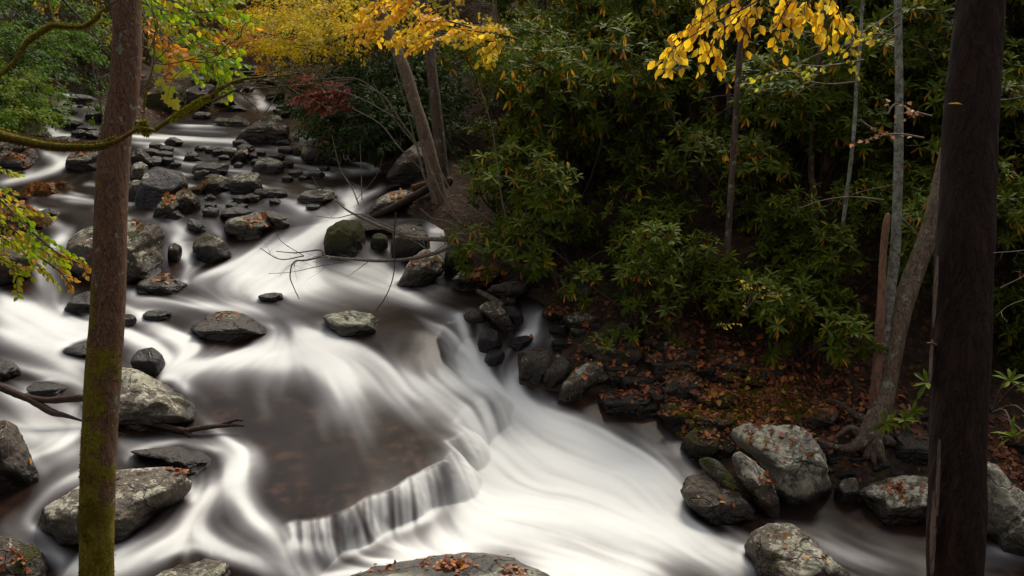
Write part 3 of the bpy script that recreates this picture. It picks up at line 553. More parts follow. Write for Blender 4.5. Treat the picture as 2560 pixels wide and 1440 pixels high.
B([(555,565),(572,546),(620,537),(650,525),(668,540),(692,560),(680,576),(640,592),(590,594),(562,582)],'grey','cream-topped angular boulder with leaves, dark at the waterline',.9,(-.15,.55),seed=95,ang=1.5)
B([(652,530),(675,526),(710,540),(742,562),(730,570),(700,566),(672,552)],'rock','slanting slab leaning against the cream-topped boulder',.8,ang=1.4)
B([(548,540),(560,522),(600,516),(628,526),(640,540),(610,548),(570,552)],'dark','black flat-backed rock behind the cream-topped boulder',.9)
B(E(528,530,46,28,0,8),'rock','rounded rock between the black flat-backed rock and the leafy pair',.9)
B([(380,537),(396,508),(420,488),(440,492),(450,520),(470,540),(440,547),(400,547)],'dark','low dark rock with yellow leaves leaning under the round grey boulder',.9,seed=101)
B([(432,500),(445,478),(462,473),(490,487),(503,512),(494,528),(460,534),(440,525)],'rock','round grey boulder stacked on the leafy dark one',.9,seed=103)
B(E(655,486,52,28,0,9),'dark','small brown hump just above the cream-topped boulder',.9)
B([(742,495),(760,478),(800,473),(838,477),(845,492),(835,508),(790,512),(755,508)],'grey','flat lichen-spotted rock beneath the bare twigs in midstream',.9,(0,.5),seed=111)
B(E(783,518,44,18,0,10),'dark','little dark rock just below the flat lichen-spotted one',.9)
B([(333,503),(345,470),(356,440),(372,424),(420,428),(466,449),(473,468),(462,492),(430,512),(350,517)],'slate','big angular slate-dark boulder with a flat purplish top',.9,(-.25,.75),seed=121,ang=2.2,sink=.1,rough=.7)
B([(325,440),(332,412),(352,404),(370,415),(372,450),(345,462),(328,460)],'grey','lichen-grey upright rock squeezed between trunk and slate-dark boulder',.9,seed=122)
B([(318,500),(325,455),(350,450),(362,470),(340,505)],'grey','grey lump at the foot of the slate-dark boulder, next to the trunk',.9)
B([(400,432),(425,424),(455,432),(470,450),(440,452)],'rock','leaf-dotted slope of rock behind the slate-dark boulder',.9)
B([(505,462),(520,445),(550,437),(575,450),(580,470),(560,482),(520,485),(508,475)],'rock','squarish rock with a pale edge in the mid cluster',.9,seed=130,ang=1.5)
B([(570,460),(580,440),(610,432),(645,432),(655,455),(660,478),(630,487),(590,484),(572,476)],'rock','boulder with yellow-green lichen on its shoulder, centre of the cluster',.9,seed=131,ang=.9)
B([(478,432),(486,412),(520,407),(570,408),(573,425),(560,443),(530,440)],'dark','long flat-topped brown rock lying across the cluster',.8,seed=132,ang=1.6)
B([(484,436),(490,425),(510,419),(530,425),(532,440),(510,448),(490,446)],'rock','round pale-patched rock in front of the long flat-topped one',.9)
B(E(520,440,36,17,-15,11),'rock','loaf-sized rock tucked under the long flat-topped one',.9)
B([(628,425),(640,402),(670,394),(700,400),(712,418),(705,430),(670,433),(640,432)],'grey','rounded boulder crusted with lichen and mossy at its foot',.9,seed=140,ang=.7)
B(E(717,411,36,20,0,12),'dark','dark rock adjoining the rounded lichen-crusted boulder',.9)
B(E(640,406,28,18,0,13),'dark','dark rock at the shoulder of the lichen-crusted boulder',.9)
B(E(574,383,36,28,0,14),'rock','rounded brown rock beside the upright pointed one',.9)
B([(575,400),(588,385),(598,370),(615,368),(624,385),(622,404),(600,410)],'dark','upright pointed rock among the far small rocks',.9,ang=1.4)
B(E(634,393,26,22,0,15),'dark','small dark rock right of the upright pointed one',.9)
B(E(597,414,26,18,0,16),'dark','low rock in front of the upright pointed one',.9)
B(E(653,383,26,16,0,17),'dark','tiny rock alone in the riffle upstream of the lichen-crusted boulder',.9)
B(E(533,376,52,22,0,18),'rock','two-toned flat rock with a bright top in the far riffle',.9)
B(E(500,372,30,16,0,19),'dark','low brown rock with orange leaves in the far riffle',.9)
B([(457,400),(468,380),(482,376),(495,385),(508,400),(480,403)],'dark','dark wedge-shaped rock in the far riffle',.9,ang=1.3)
B([(326,395),(335,376),(352,370),(378,392),(388,410),(370,422),(345,415),(330,410)],'dark','dark jumbled rock emerging beside the trunk',.9)
B(E(385,383,52,22,12,20),'dark','smooth brown rock lying behind the paired dark rocks',.9)
B([(370,397),(385,390),(402,393),(412,405),(400,412),(380,410)],'rock','light-topped half of the paired rocks by the far riffle',.9)
B(E(420,403,36,24,10,21),'dark','dark half of the paired rocks by the far riffle',.9)
B([(749,378),(762,356),(790,346),(822,352),(846,374),(866,400),(858,411),(820,413),(772,404),(752,394)],'rock','large boulder sloping to the right bank, brown with orange flecks',.9,(.25,.4),seed=160,ang=.9)
B(E(815,352,50,34,20,22),'moss','mossy brown rock behind the large sloping boulder',.9)
B(E(702,357,34,16,0,23),'dark','flat black rock downstream of the big tilted boulder',.9)
B([(587,349),(600,328),(640,304),(682,286),(702,290),(719,310),(726,334),(715,347),(668,353),(618,356)],'rock','big tilted boulder rising to a rounded peak in the far pool',.85,(-.6,.3),seed=171,ang=.8,sink=.15)
B([(774,336),(785,322),(805,317),(822,325),(818,336),(795,345),(778,344)],'dark','dark rock beside the tiny twin spouts near the right bank',.9)
B([(533,303),(545,292),(572,296),(590,290),(615,297),(631,309),(618,316),(560,316)],'rock','long low saddle-shaped rock in the far pool',.8,seed=175)
B(E(505,289,50,20,0,24),'grey','small pale low rock near the dark ledge in the far pool',.8)
B([(362,270),(370,230),(400,208),(440,206),(464,225),(466,262),(450,285),(400,288)],'moss','big rounded mossy black boulder behind the hanging maple leaves',.9,seed=181)
B([(455,262),(465,225),(500,210),(535,212),(540,235),(520,262),(480,272)],'dark','large dark slab with a flat leafy top beside the rounded mossy boulder',.9,(-.2,.4),seed=182,ang=1.6)
B([(486,268),(520,242),(555,240),(590,252),(618,270),(600,276),(520,276)],'dark','low black shelf of rock running into the far pool',.8,(.3,.4),seed=183)
B([(462,208),(470,195),(505,190),(522,198),(518,212),(480,216)],'dark','brown block lying above the large dark slab',.9,ang=1.6)
B(E(689,240,50,34,0,25),'moss','round mossy rock in the throat of the farthest cascade',.9)
B(E(735,264,56,26,5,26),'dark','black rock under the rust-red leaves by the far bank',.9)
B([(162,408),(170,388),(200,377),(248,377),(262,400),(250,424),(200,428),(166,422)],'rock','flat brown boulder with orange leaves, half hidden by the trunk',.9,(0,.45),seed=190)
B([(0,352),(30,344),(70,358),(112,385),(118,398),(60,398),(0,385),(-30,365)],'rock','long lichen-spotted rock below the mossy limb',.8,(.2,.4),seed=191)
B([(-50,378),(0,374),(50,382),(95,405),(80,418),(20,422),(-50,420)],'rock','reddish leaf-covered slab at the picture edge',.8,(.1,.4),seed=192)
B(E(205,250,70,30,0,27),'dark','pale-faced dark rock where the side channel comes in',.9)
B(E(140,275,90,28,10,28),'dark','brown ledge rock by the green shrubs of the side channel',.9)
B(E(215,322,54,24,0,29),'dark','dark rounded rock amid the side channel steps',.9)
B(E(182,312,56,22,-10,30),'moss','mossy rock splitting the side channel steps',.9)
B(E(98,340,56,24,0,31),'dark','black wet rock beside the small side fall',.9)
B(E(197,335,42,26,0,32),'rock','purple-grey cobble in the leafy pile by the trunk',.9)
B(E(235,338,48,28,0,33),'rock','red-leaved cobble in the leafy pile by the trunk',.9)
B(E(160,350,96,22,0,34),'rock','flat leaf-littered rock under the mossy limb',.9)
B(E(240,290,56,28,-12,35),'rock','sloping rock with orange leaves on the side-channel island',.9)
B(E(125,532,56,24,0,36),'rock','low pale rock with dry grass at the end of the leafy islet',.9)
B(E(100,566,40,16,0,37),'grey','small grey rock by the tufts below the leafy islet',.9)
B(E(58,493,46,20,0,38),'dark','dark wet stone at the edge of the leafy islet',.9)
B(E(155,460,30,10,0,39),'dark','flat dark stone upstream of the leafy islet',.9)
B(E(56,431,24,9,0,40),'rock','tiny pale-topped stone in the side run',.9)
B([(808,602),(820,568),(858,548),(900,553),(914,590),(908,640),(850,645),(815,630)],'moss','mossy black boulder under the arching bare branch, beside thin falls',.9,seed=210,ang=.8)
B([(926,612),(932,588),(950,582),(968,592),(970,618),(950,626)],'moss','bright mossy knob between two thin falls',.9,ang=.6)
B([(975,640),(985,570),(1030,560),(1070,580),(1075,640),(1030,650)],'dark','black wet ledge behind the arching bare branch',.9,seed=214)
B([(880,566),(905,548),(970,545),(1050,545),(1070,562),(1000,580),(920,578)],'moss','flat mossy shelf carrying the thin falls below the log',.9,(0,.3),seed=215)
B([(918,528),(940,500),(975,480),(1015,474),(1040,490),(1010,515),(960,535)],'grey','whitish lichen slab under the reddish log',.9,(-.35,.5),seed=216)
B([(983,710),(1008,680),(1022,652),(1058,622),(1095,627),(1113,650),(1108,682),(1062,702),(1022,716)],'grey','big angular boulder with yellow lichen and a sharp dark underside',.9,(-.45,.5),seed=220,ang=1.5)
B([(1108,665),(1115,625),(1145,612),(1172,630),(1172,670),(1140,690),(1115,685)],'moss','dark rock with ochre moss wedged behind the angular lichen boulder',.9)
B([(1128,700),(1148,680),(1190,667),(1242,670),(1254,690),(1228,706),(1182,724),(1148,728)],'grey','flat boulder topped with a drift of orange leaves by the dark pool',.9,(0,.4),seed=224,ang=1.0)
B([(1213,727),(1238,711),(1290,701),(1317,709),(1322,730),(1300,744),(1250,747)],'grey','smooth grey boulder next to the leaf-topped one',.9,seed=226)
B([(1195,770),(1213,756),(1240,752),(1266,780),(1287,815),(1283,836),(1250,816),(1212,788)],'rock','tilted oblong boulder leaning into the side cascade',.8,(.5,.4),seed=228)
B(E(1275,755,44,22,0,41),'grey','small pale rock at the head of the side cascade',.9)
B(E(1185,792,64,40,0,42),'grey','lichen-patched rock with little falls on its front in the side cascade',.9)
B(E(1290,795,40,42,0,43),'wet','dark rock draped with water between two side cascades',.8,rough=.5)
B([(1193,860),(1200,832),(1225,820),(1248,832),(1256,862),(1240,885),(1208,882)],'wet','glassy wet dome covered by the side cascade',.9,ang=.6,rough=.4)
B([(1262,868),(1285,845),(1315,838),(1334,845),(1322,862),(1290,876)],'wet','thin tilted black slab in the side cascade',.8)
B([(1209,902),(1220,880),(1242,871),(1262,882),(1260,905),(1235,917)],'wet','black cube-like rock at the foot of the side cascade',.9,ang=1.2,rough=.5)
B([(1296,942),(1302,902),(1322,875),(1350,868),(1378,880),(1384,915),(1370,952),(1330,968)],'dark','tall dark boulder flanking the main chute',.9,seed=240)
B([(1343,955),(1362,912),(1395,886),(1424,898),(1428,930),(1410,958),(1370,975)],'dark','brown boulder leaning on the tall dark one',.9,seed=241,ang=.7)
B([(1389,1002),(1408,952),(1440,920),(1478,903),(1512,908),(1508,935),(1475,968),(1435,1000)],'grey','tilted lichen-capped boulder where the bank meets the white pool',.9,(-.5,.4),seed=242)
# right bank
B([(1825,1085),(1845,1062),(1880,1056),(1930,1062),(1990,1063),(2030,1085),(2062,1132),(2078,1200),(2081,1242),(2062,1268),(2012,1276),(1965,1258),(1937,1238),(1920,1190),(1890,1150),(1842,1112)],'pale','biggest pale boulder on the right bank, speckled with red leaves',.8,(.15,.75),seed=250,ang=.9,sink=.05,push=.05)
B([(1828,1142),(1848,1128),(1885,1148),(1925,1195),(1948,1250),(1950,1295),(1928,1303),(1890,1262),(1842,1190)],'grey','long narrow slab lying along the biggest pale boulder',.8,(.2,.6),seed=251,ang=1.2,sink=.08)
B([(1698,1225),(1718,1192),(1762,1180),(1830,1213),(1895,1275),(1910,1306),(1840,1312),(1780,1300),(1722,1264)],'rock','low dark slab spattered with white lichen at the edge of the white pool',.8,(.1,.6),seed=252,sink=.1)
B([(1745,1150),(1770,1140),(1800,1155),(1870,1235),(1905,1290),(1880,1290),(1820,1240),(1770,1195)],'moss','log-like brown rock ridge between the two slabs',.6,(.2,.6),seed=253)
B([(1860,1365),(1878,1332),(1920,1308),(1975,1307),(2032,1345),(2082,1395),(2135,1442),(2110,1500),(1950,1510),(1880,1430)],'grey','domed speckled boulder with yellow leaves, water spilling over its back',.9,(.25,.5),seed=254,ang=.7,sink=.05)
B([(1986,1050),(2002,1030),(2035,1015),(2078,1011),(2099,1030),(2092,1050),(2052,1070),(2010,1076)],'grey','smooth grey boulder resting against the tree roots',.9,(-.3,.4),seed=255,ang=.7)
B([(2142,1238),(2178,1208),(2250,1188),(2330,1195),(2352,1250),(2330,1300),(2240,1315),(2198,1292)],'grey','lichen-marbled boulder with a heap of red leaves behind the dead snag',.9,(0,.6),seed=256,sink=.08)
B(E(2108,1183,60,34,0,44),'moss','small olive cobble between the pale boulder and the undercut roots',.9)
B([(2222,1140),(2235,1095),(2270,1075),(2315,1085),(2340,1115),(2320,1150),(2260,1160)],'dark','dark lichen-dotted boulder between the roots and the dead snag',.9,seed=258)
B([(2445,1165),(2490,1160),(2535,1210),(2600,1260),(2680,1300),(2680,1420),(2565,1388),(2500,1370),(2452,1325)],'pale','pale boulder at the picture edge beyond the dead snag',.8,(.2,.6),seed=259,ang=.8,sink=.05)
B(E(2530,1105,150,56,4,45),'moss','dim mossy rock behind the leaf drift right of the dead snag',.9)
B(E(1760,1105,90,80,0,46),'moss','moss-covered mound at the water edge of the leafy bank',.9,seed=261)
B(E(1812,1125,64,50,0,47),'moss','round olive moss lump touching the biggest pale boulder',.9)
B([(963,432),(1000,390),(1048,352),(1095,350),(1120,400),(1105,445),(1020,446)],'rock','big wedge boulder under the leaning trees by the dark pool',.8,(-.6,.4),seed=262,ang=1.0)
B(E(1690,895,110,86,10,48),'dark','large dark rock with rusty leaves in the shade of the rhododendrons',.9,seed=263)
B(E(1900,925,170,74,6,49),'dark','broad shaded boulder with lichen flecks under the rhododendrons',.9,seed=264)
B(E(1700,965,80,66,0,50),'dark','blocky dark rock on the leaf litter above the moss',.9,seed=265)
B(E(1617,932,90,42,-8,51),'stone','brown flat rock in the middle of the stony bank',.9)
B(E(1655,985,80,50,6,52),'stone','tan rock at the water edge of the stony bank',.9)
B(E(1395,786,90,46,8,53),'moss','leaf-covered mossy rock above the side cascade',.9)
B(E(1408,860,70,30,6,54),'moss','oval mossy stone just beside the side cascade',.9)
B(E(1398,830,60,28,10,55),'moss','mossy stone above the oval one beside the side cascade',.9)
B(E(1440,735,90,60,0,56),'dark','dim boulder under the root of the arching branch',.9)
B(E(1350,690,90,50,10,57),'dark','dark round boulder beneath the arching branch base',.9)
B([(1478,1008),(1500,975),(1560,958),(1625,972),(1650,1000),(1600,1030),(1530,1032)],'dark','wet dark slab at the waterline just below the tilted lichen-capped boulder',.9,seed=270,ang=1.3)
B([(1640,1040),(1665,1005),(1720,1000),(1770,1030),(1765,1065),(1700,1075)],'moss','mossy dark slab where the stony bank turns toward the pale boulders',.9,seed=271,ang=1.2)
B([(1700,1120),(1725,1080),(1775,1072),(1800,1105),(1790,1145),(1735,1155)],'moss','brown mossy block at the water edge above the white-spattered slab',.9,seed=272,ang=1.2)
B([(1975,1100),(2010,1080),(2065,1085),(2100,1110),(2085,1140),(2020,1140)],'dark','dark slab half buried below the smooth grey boulder by the roots',.9,seed=273,ang=1.3)
B([(2085,1230),(2100,1200),(2140,1195),(2150,1235),(2130,1265),(2095,1262)],'dark','wet black rock between the biggest pale boulder and the lichen-marbled one',.9,seed=274)
B([(1600,905),(1640,880),(1700,875),(1735,900),(1720,935),(1650,940)],'rock','brown angular block in the upper part of the stony bank',.9,seed=275,ang=1.4)
B([(1480,880),(1520,860),(1580,862),(1600,890),(1570,915),(1505,912)],'moss','mossy block under the lowest rhododendron boughs',.9,seed=276,ang=1.2)
B([(1760,900),(1810,880),(1870,890),(1880,925),(1820,940),(1770,930)],'dark','dark slab sunk in the litter beneath the thicket hollow',.9,seed=277,ang=1.4)
# bank stones nobody would name one by one
gs = np.random.default_rng(99)
n_st = 0
for k in range(700):
    u, v = gs.uniform(1330, 1830), gs.uniform(770, 1075)
    lo_ = 800 + (u - 1380) * .02; 
    if not (v > 790 + max(0, (u - 1500)) * .36 and v < 850 + (u - 1340) * .66 and v < 1075) or (u < 1440 and v < 885): continue
    w = gs.uniform(40, 70) if k % 3 else gs.uniform(70, 112)
    rock(E(u, v, w, w * gs.uniform(.5, .72), gs.uniform(-20, 20), k), gs.choice(['stone', 'stone', 'dark', 'moss']), 'one of the many brown stones heaped along the right bank', .9, group='stones heaped along the right bank', name='bank_stone', cat='stone', at=None)
    n_st += 1
    if n_st > 84: break
for k in range(34):
    u, v = gs.uniform(1880, 2330), gs.uniform(1040, 1190)
    if v < 1000 + (u - 1880) * .05: continue
    w = gs.uniform(24, 56); rock(E(u, v, w, w * .6, gs.uniform(-20, 20), k), gs.choice(['stone', 'dark']), 'small stone lying in the litter around the tree roots', .9, group='small stones around the tree roots', name='root_stone', cat='stone')
for k in range(44):
    u = gs.uniform(330, 830); v = gs.uniform(350, 520)
    if 480 < v: u = gs.uniform(500, 700)
    w = gs.uniform(22, 52); rock(E(u, v, w, w * .52, 0, k), gs.choice(['dark', 'rock', 'dark', 'grey']), 'small dark stone breaking the surface of the upper riffle', .9, group='small stones in the upper riffle', name='riffle_stone', cat='stone')
for k in range(50):
    u, v, at_ = [(gs.uniform(480, 660), gs.uniform(165, 235), None), (gs.uniform(680, 800), gs.uniform(205, 300), None), (gs.uniform(0, 340), gs.uniform(225, 335), None)][k % 3]
    w = gs.uniform(18, 46); rock(E(u, v, w, w * .5, gs.uniform(-10, 10), k), gs.choice(['dark', 'rock', 'moss']), 'far cobble along the banks at the head of the stream', .9, group='far cobbles at the head of the stream', name='far_cobble', cat='stone')
# ------------------------------------------------------------------ wakes behind the rocks, then the water sheet
RM = np.zeros((NL, NA))
for v, f in ROCKS:
    r_ = np.hypot(v[:, 0], v[:, 1])
    if r_.min() < 4.5 or r_.max() > 38: continue
    zz = lookup(ZW, v[:, 0], v[:, 1]); k = (v[:, 2] > zz - .12) & (v[:, 2] < zz + .10)
    if k.sum() < 12: continue
    p = v[k]; cxy = p[:, :2].mean(0); th = np.arctan2(p[:, 1] - cxy[1], p[:, 0] - cxy[0]); rd = np.hypot(p[:, 0] - cxy[0], p[:, 1] - cxy[1]); bi = ((th + math.pi) / (2 * math.pi) * 20).astype(int) % 20; Rm = np.full(20, rd.mean() * .8); np.maximum.at(Rm, bi, rd)
    an = (np.arange(20) + .5) / 20 * 2 * math.pi - math.pi; pol = cxy + np.stack([np.cos(an), np.sin(an)], 1) * Rm[:, None]
    a, l = az_s(pol[:, 0], pol[:, 1]); j0, j1 = [int(np.clip((q - A0) / (A1 - A0) * (NA - 1), 0, NA - 1)) for q in (a.min(), a.max())]; i0, i1 = [int(np.clip((q - L0) / (L1 - L0) * (NL - 1), 0, NL - 1)) for q in (l.min(), l.max())]
    sl = (slice(i0, i1 + 2), slice(j0, j1 + 2)); RM[sl] = np.maximum(RM[sl], inside(XX[sl], YY[sl], pol))
def adv(T, n, st_, sg):
    II, JJ = np.meshgrid(np.arange(NL, dtype=np.float32), np.arange(NA, dtype=np.float32), indexing='ij'); acc = np.zeros_like(T)
    for k in range(n):
        a = np.clip(np.rint(II).astype(np.int32), 0, NL - 1); b = np.clip(np.rint(JJ).astype(np.int32), 0, NA - 1); II += sg * st_ * FL[a, b]; JJ += sg * st_ * FA[a, b]
        a = np.clip(np.rint(II).astype(np.int32), 0, NL - 1); b = np.clip(np.rint(JJ).astype(np.int32), 0, NA - 1); acc = np.maximum(acc, T[a, b] * (1 - k / n))
    return acc
wake = blur(adv(RM, 13, 2.2, -1), 3); rim = np.clip(blur(RM, 5) * 2.2, 0, 1) * (1 - wake); pile = blur(adv(RM, 4, 2.0, 1), 2) * (1 - wake)
FO = FO * (1 - .72 * wake * (1 - .45 * np.tanh(s_m))) + .55 * np.clip(rim + pile, 0, 1) * np.clip(FO * 1.6, np.where(LL > math.log(13), .34, .14), 1) * (1 - FO)
st = .5 + .5 * np.tanh(.55 * s_m + .45 * s_c)
hi_ = 1 - .60 * np.clip((FO - .55) / .4, 0, 1)
FOAM = FO * (1 + (.13 * s_m + .06 * s_c) * hi_ + .04 * s_f) + (.022 * s_m + .032 * s_c) * hi_
FOAM = FOAM * (1 - .35 * (1 - FO) * (.5 - .5 * np.tanh(s_c)))
sm_ = lambda x, a, b: (lambda t: t * t * (3 - 2 * t))(np.clip((x - a) / (b - a), 0, 1))
lipm = sm_(SD, -.005, .03) * (1 - sm_(SD, .20, .36)) * (1 - .85 * sm_(AA, -.11, -.06)) * sm_(UU, 690, 740) * (UU < 1235) * (VV > 1000)          # thin curtains over the ledge
cur = np.clip(.66 + .10 * s_c + .15 * s_f + .15 * s_m + .4 * sm_(SD, .16, .26), .10, 1); cur = cur * (1 - .75 * stroke(UU, VV, [(893, 1262), (905, 1300), (925, 1352)], 9)) * (1 - .5 * stroke(UU, VV, [(965, 1300), (968, 1310)], 9)) * (1 - .8 * stroke(UU, VV, [(1098, 1105), (1110, 1140)], 9))
_l3 = np.stack([XX, YY, 0 * XX], -1); _lv = vnoise(_l3, 3.2, 71, 2)
cur = np.clip(cur - .45 * np.clip(_lv - .05, 0, 1) * (1 - sm_(SD, .14, .24)) + .25 * np.clip(-_lv, 0, 1), .06, 1)
FOAM = FOAM * (1 - lipm) + cur * lipm
FOAM = np.clip((FOAM - .045) / .955, 0.0, 1); FOAM = np.where(LL < math.log(11.5), blur(FOAM, 2) * (1 - lipm) + blur(FOAM, 1) * lipm, blur(FOAM, 1)); FOAM = FOAM * FOAM * (3 - 2 * FOAM) * .55 + FOAM * .45
BED = np.clip((1 - FO * 2.2), 0, 1) * np.clip((9.5 - np.abs(np.exp(LL) - 9)) / 9, 0, 1) * (.5 + .5 * np.tanh(s_x * 1.5))
kk = (ZG < ZW + .25); keep = kk[:-1, :-1] | kk[1:, 1:] | kk[:-1, 1:] | kk[1:, :-1]
used = np.zeros(NL * NA, bool); q = grid_faces(NL, NA, keep); used[q.ravel()] = True; remap = np.cumsum(used) - 1
wv_ = np.stack([XX, YY, ZW], -1).reshape(-1, 3)[used]
wo = link('water', mesh('water', wv_, remap[q], [M['water']], attrs={'foam': FOAM.ravel()[used], 'bed': BED.ravel()[used]}))
tag(wo, kind='structure')
# ------------------------------------------------------------------ tubes, leaves
def norm(a): return a / np.maximum(np.linalg.norm(a, axis=-1, keepdims=True), 1e-9)
def smooth_path(pts, n):
    pts = np.asarray(pts, float)
    if len(pts) < 3: t = np.linspace(0, 1, n)[:, None]; return pts[0] * (1 - t) + pts[-1] * t
    q = np.r_[[2 * pts[0] - pts[1]], pts, [2 * pts[-1] - pts[-2]]]; t = np.linspace(0, len(pts) - 1.0001, n); i = t.astype(int); f = (t - i)[:, None]
    p0, p1, p2, p3 = q[i], q[i + 1], q[i + 2], q[i + 3]
    return .5 * (2 * p1 + (p2 - p0) * f + (2 * p0 - 5 * p1 + 4 * p2 - p3) * f * f + (3 * p1 - p0 - 3 * p2 + p3) * f ** 3)
class Geo:
    """collects geometry of one part"""
    def __init__(s): s.v = []; s.f = {}; s.n = 0; s.rnd = []; s.mi = {}
    def add(s, v, f, rnd=None, mi=0):
        v = np.asarray(v, float); f = np.asarray(f); s.v.append(v); k = f.shape[1]; s.f.setdefault(k, []).append(f + s.n); s.mi.setdefault(k, []).append(np.full(len(f), mi)); s.n += len(v)
        s.rnd.append(np.full(len(v), .5) if rnd is None else rnd)
    def tube(s, path, rad, seg=8, wob=0., n=None, seed=0, cap=True, flare=0.):
        """path Kx3 world, rad K"""
        path = np.asarray(path, float); rad = np.asarray(rad, float)
        n = n or max(4, 3 * len(path)); p = smooth_path(path, n); r = np.interp(np.linspace(0, 1, n), np.linspace(0, 1, len(rad)), rad)
        t = norm(np.gradient(p, axis=0)); ref = np.array([0, 0, 1.]) if abs(t[:, 2]).mean() < .8 else np.array([1., 0, 0])
        a = norm(np.cross(t, ref)); b = np.cross(t, a); an = np.linspace(0, 2 * math.pi, seg, endpoint=False)
        ring = a[:, None] * np.cos(an)[None, :, None] + b[:, None] * np.sin(an)[None, :, None]
        rr = r[:, None] * np.ones(seg)[None]
        if wob: rr = rr * (1 + wob * vnoise(p[:, None] + ring * .25, 3.0, seed, 3)) 
        if wob: rr = rr * (1 + wob * .6 * vnoise(np.concatenate([(p[:, None] + ring * r[:, None, None]) [..., :2] * 6, p[:, None, 2:] * .8 + 0 * ring[..., :1]], -1), 4.0, seed + 3, 2))
        v = (p[:, None] + ring * rr[..., None]).reshape(-1, 3); i = np.arange(n * seg).reshape(n, seg); j = np.roll(i, -1, 1)
        s.add(v, np.stack([i[:-1], j[:-1], j[1:], i[1:]], -1).reshape(-1, 4))
        if cap: s.add(np.r_[v[-seg:], [p[-1] + t[-1] * r[-1] * .5]], np.stack([np.arange(seg), (np.arange(seg) + 1) % seg, np.full(seg, seg)], 1))
        return p
    def leaves(s, pos, dr, nm, L, Wd, rnd, tmpl='ovate', mi=0):
        tv, tf = TM[tmpl]; pos = np.asarray(pos, float); k = len(pos); 
        if not k: return
        a = norm(np.asarray(dr, float)); c = norm(np.cross(nm, a)); n_ = np.cross(a, c); L = np.broadcast_to(L, k); Wd = np.broadcast_to(Wd, k)
        v = pos[:, None] + a[:, None] * (tv[None, :, 0:1] * L[:, None, None]) + c[:, None] * (tv[None, :, 1:2] * Wd[:, None, None]) + n_[:, None] * (tv[None, :, 2:3] * L[:, None, None])
        m = len(tv); off = (np.arange(k) * m)[:, None, None]
        r = np.repeat(np.broadcast_to(rnd, k), m); base = s.n; s.v.append(v.reshape(-1, 3)); s.n += k * m; s.rnd.append(r)
        for f in tf:
            f = np.asarray(f); ff = (f[None] + off).reshape(-1, f.shape[1]) + base; s.f.setdefault(f.shape[1], []).append(ff); s.mi.setdefault(f.shape[1], []).append(np.full(len(ff), mi))
    def build(s, name, mats, parent=None, origin=(0, 0, 0), smooth=True, mz=None):
        v = np.concatenate(s.v) - np.asarray(origin); ks = sorted(s.f); fl = [np.concatenate(s.f[k]) for k in ks]; mi = np.concatenate([np.concatenate(s.mi[k]) for k in ks])
        at = {'rnd': np.concatenate(s.rnd)}
        if mz is not None: at['mz'] = mz(v + np.asarray(origin))
        me = mesh(name, v, fl, [M[m] if isinstance(m, str) else m for m in (mats if isinstance(mats, (list, tuple)) else [mats])], smooth, mi, at)
        o = link(name, me, parent)
        if parent is None: o.location = origin
        return o
TM = {}
TM['ovate'] = (np.array([(0,0,0),(.32,.42,.05),(.32,-.42,.05),(.35,0,0),(.68,.38,.03),(.68,-.38,.03),(.7,0,-.03),(1,0,-.14)]), [[(0,3,1),(0,2,3),(6,7,4),(6,5,7)], [(3,6,4,1),(3,2,5,6)]])
TM['rhodo'] = (np.array([(0,0,0),(.25,.30,.03),(.25,-.30,.03),(.3,0,0),(.68,.42,-.02),(.68,-.42,-.02),(.7,0,-.05),(1,0,-.17)]), [[(0,3,1),(0,2,3),(6,7,4),(6,5,7)], [(3,6,4,1),(3,2,5,6)]])
TM['dia'] = (np.array([(0,0,0),(.45,.42,.04),(.5,-.42,.04),(1,0,-.1)]), [[(0,2,1),(1,2,3)]])
_m = [(0,0),(.10,.22),(-.02,.42),(.22,.40),(.42,.56),(.42,.36),(.58,.26),(.66,.34),(.80,.14),(1.0,0)]
_mv = [(a, b, .03 - .12 * a * a) for a, b in _m] + [(a, -b, .03 - .12 * a * a) for a, b in _m[1:-1]]
TM['maple'] = (np.array(_mv + [(.4, 0, -.02)]), [[(18, 0, 1), (18, 1, 2), (18, 2, 3), (18, 3, 4), (18, 4, 5), (18, 5, 6), (18, 6, 7), (18, 7, 8), (18, 8, 9), (18, 9, 17), (18, 17, 16), (18, 16, 15), (18, 15, 14), (18, 14, 13), (18, 13, 12), (18, 12, 11), (18, 11, 10), (18, 10, 0)]])
def PP(L): return np.array([P(u, v, d) for u, v, d, *_ in L])
def RR(L): return np.array([q[3] * q[2] / F for q in L])
gz1 = lambda x, y: float(zground(np.array([x], float), np.array([y], float))[0][0])

# ------------------------------------------------------------------ branches with twigs (bare) and with leaves
def bare(g, path, r0, rng, lv=2, dens=3.0, ln=.5, spread=.9, seg=5, droop=0., rtip=.25):
    """a crooked bare twig with side twigs; path Kx3"""
    n = max(8, int(len(path) * 4)); p = smooth_path(path, n); L = np.linalg.norm(np.diff(p, axis=0), axis=1).sum()
    p = p + rng.normal(0, .012 * min(L, 1.2), p.shape) * np.linspace(0, 1, n)[:, None]
    g.tube(p, np.linspace(r0, r0 * rtip, n), seg, n=n)
    if lv <= 0: return
    for k in range(max(1, int(dens * L / ln * 1.0))):
        t = rng.uniform(.12, .98); i = int(t * (n - 2)); d = norm(p[i + 1] - p[i]); s = norm(rng.normal(0, 1, 3) * np.array([1, .7, 1])); s = norm(s - d * (s @ d)); dd = norm(d * rng.uniform(.4, .9) + s * spread)
        l2 = ln * rng.uniform(.45, 1.1) * (1.1 - .5 * t); q = [p[i]]; 
        for j in range(4): dd = norm(dd + rng.normal(0, .22, 3) + np.array([0, 0, -droop])); q.append(q[-1] + dd * l2 / 4)
        bare(g, np.array(q), r0 * (1 - .7 * t) * .62, rng, lv - 1, dens, ln * .55, spread, 4 if seg <= 5 else seg - 1, droop, .35)
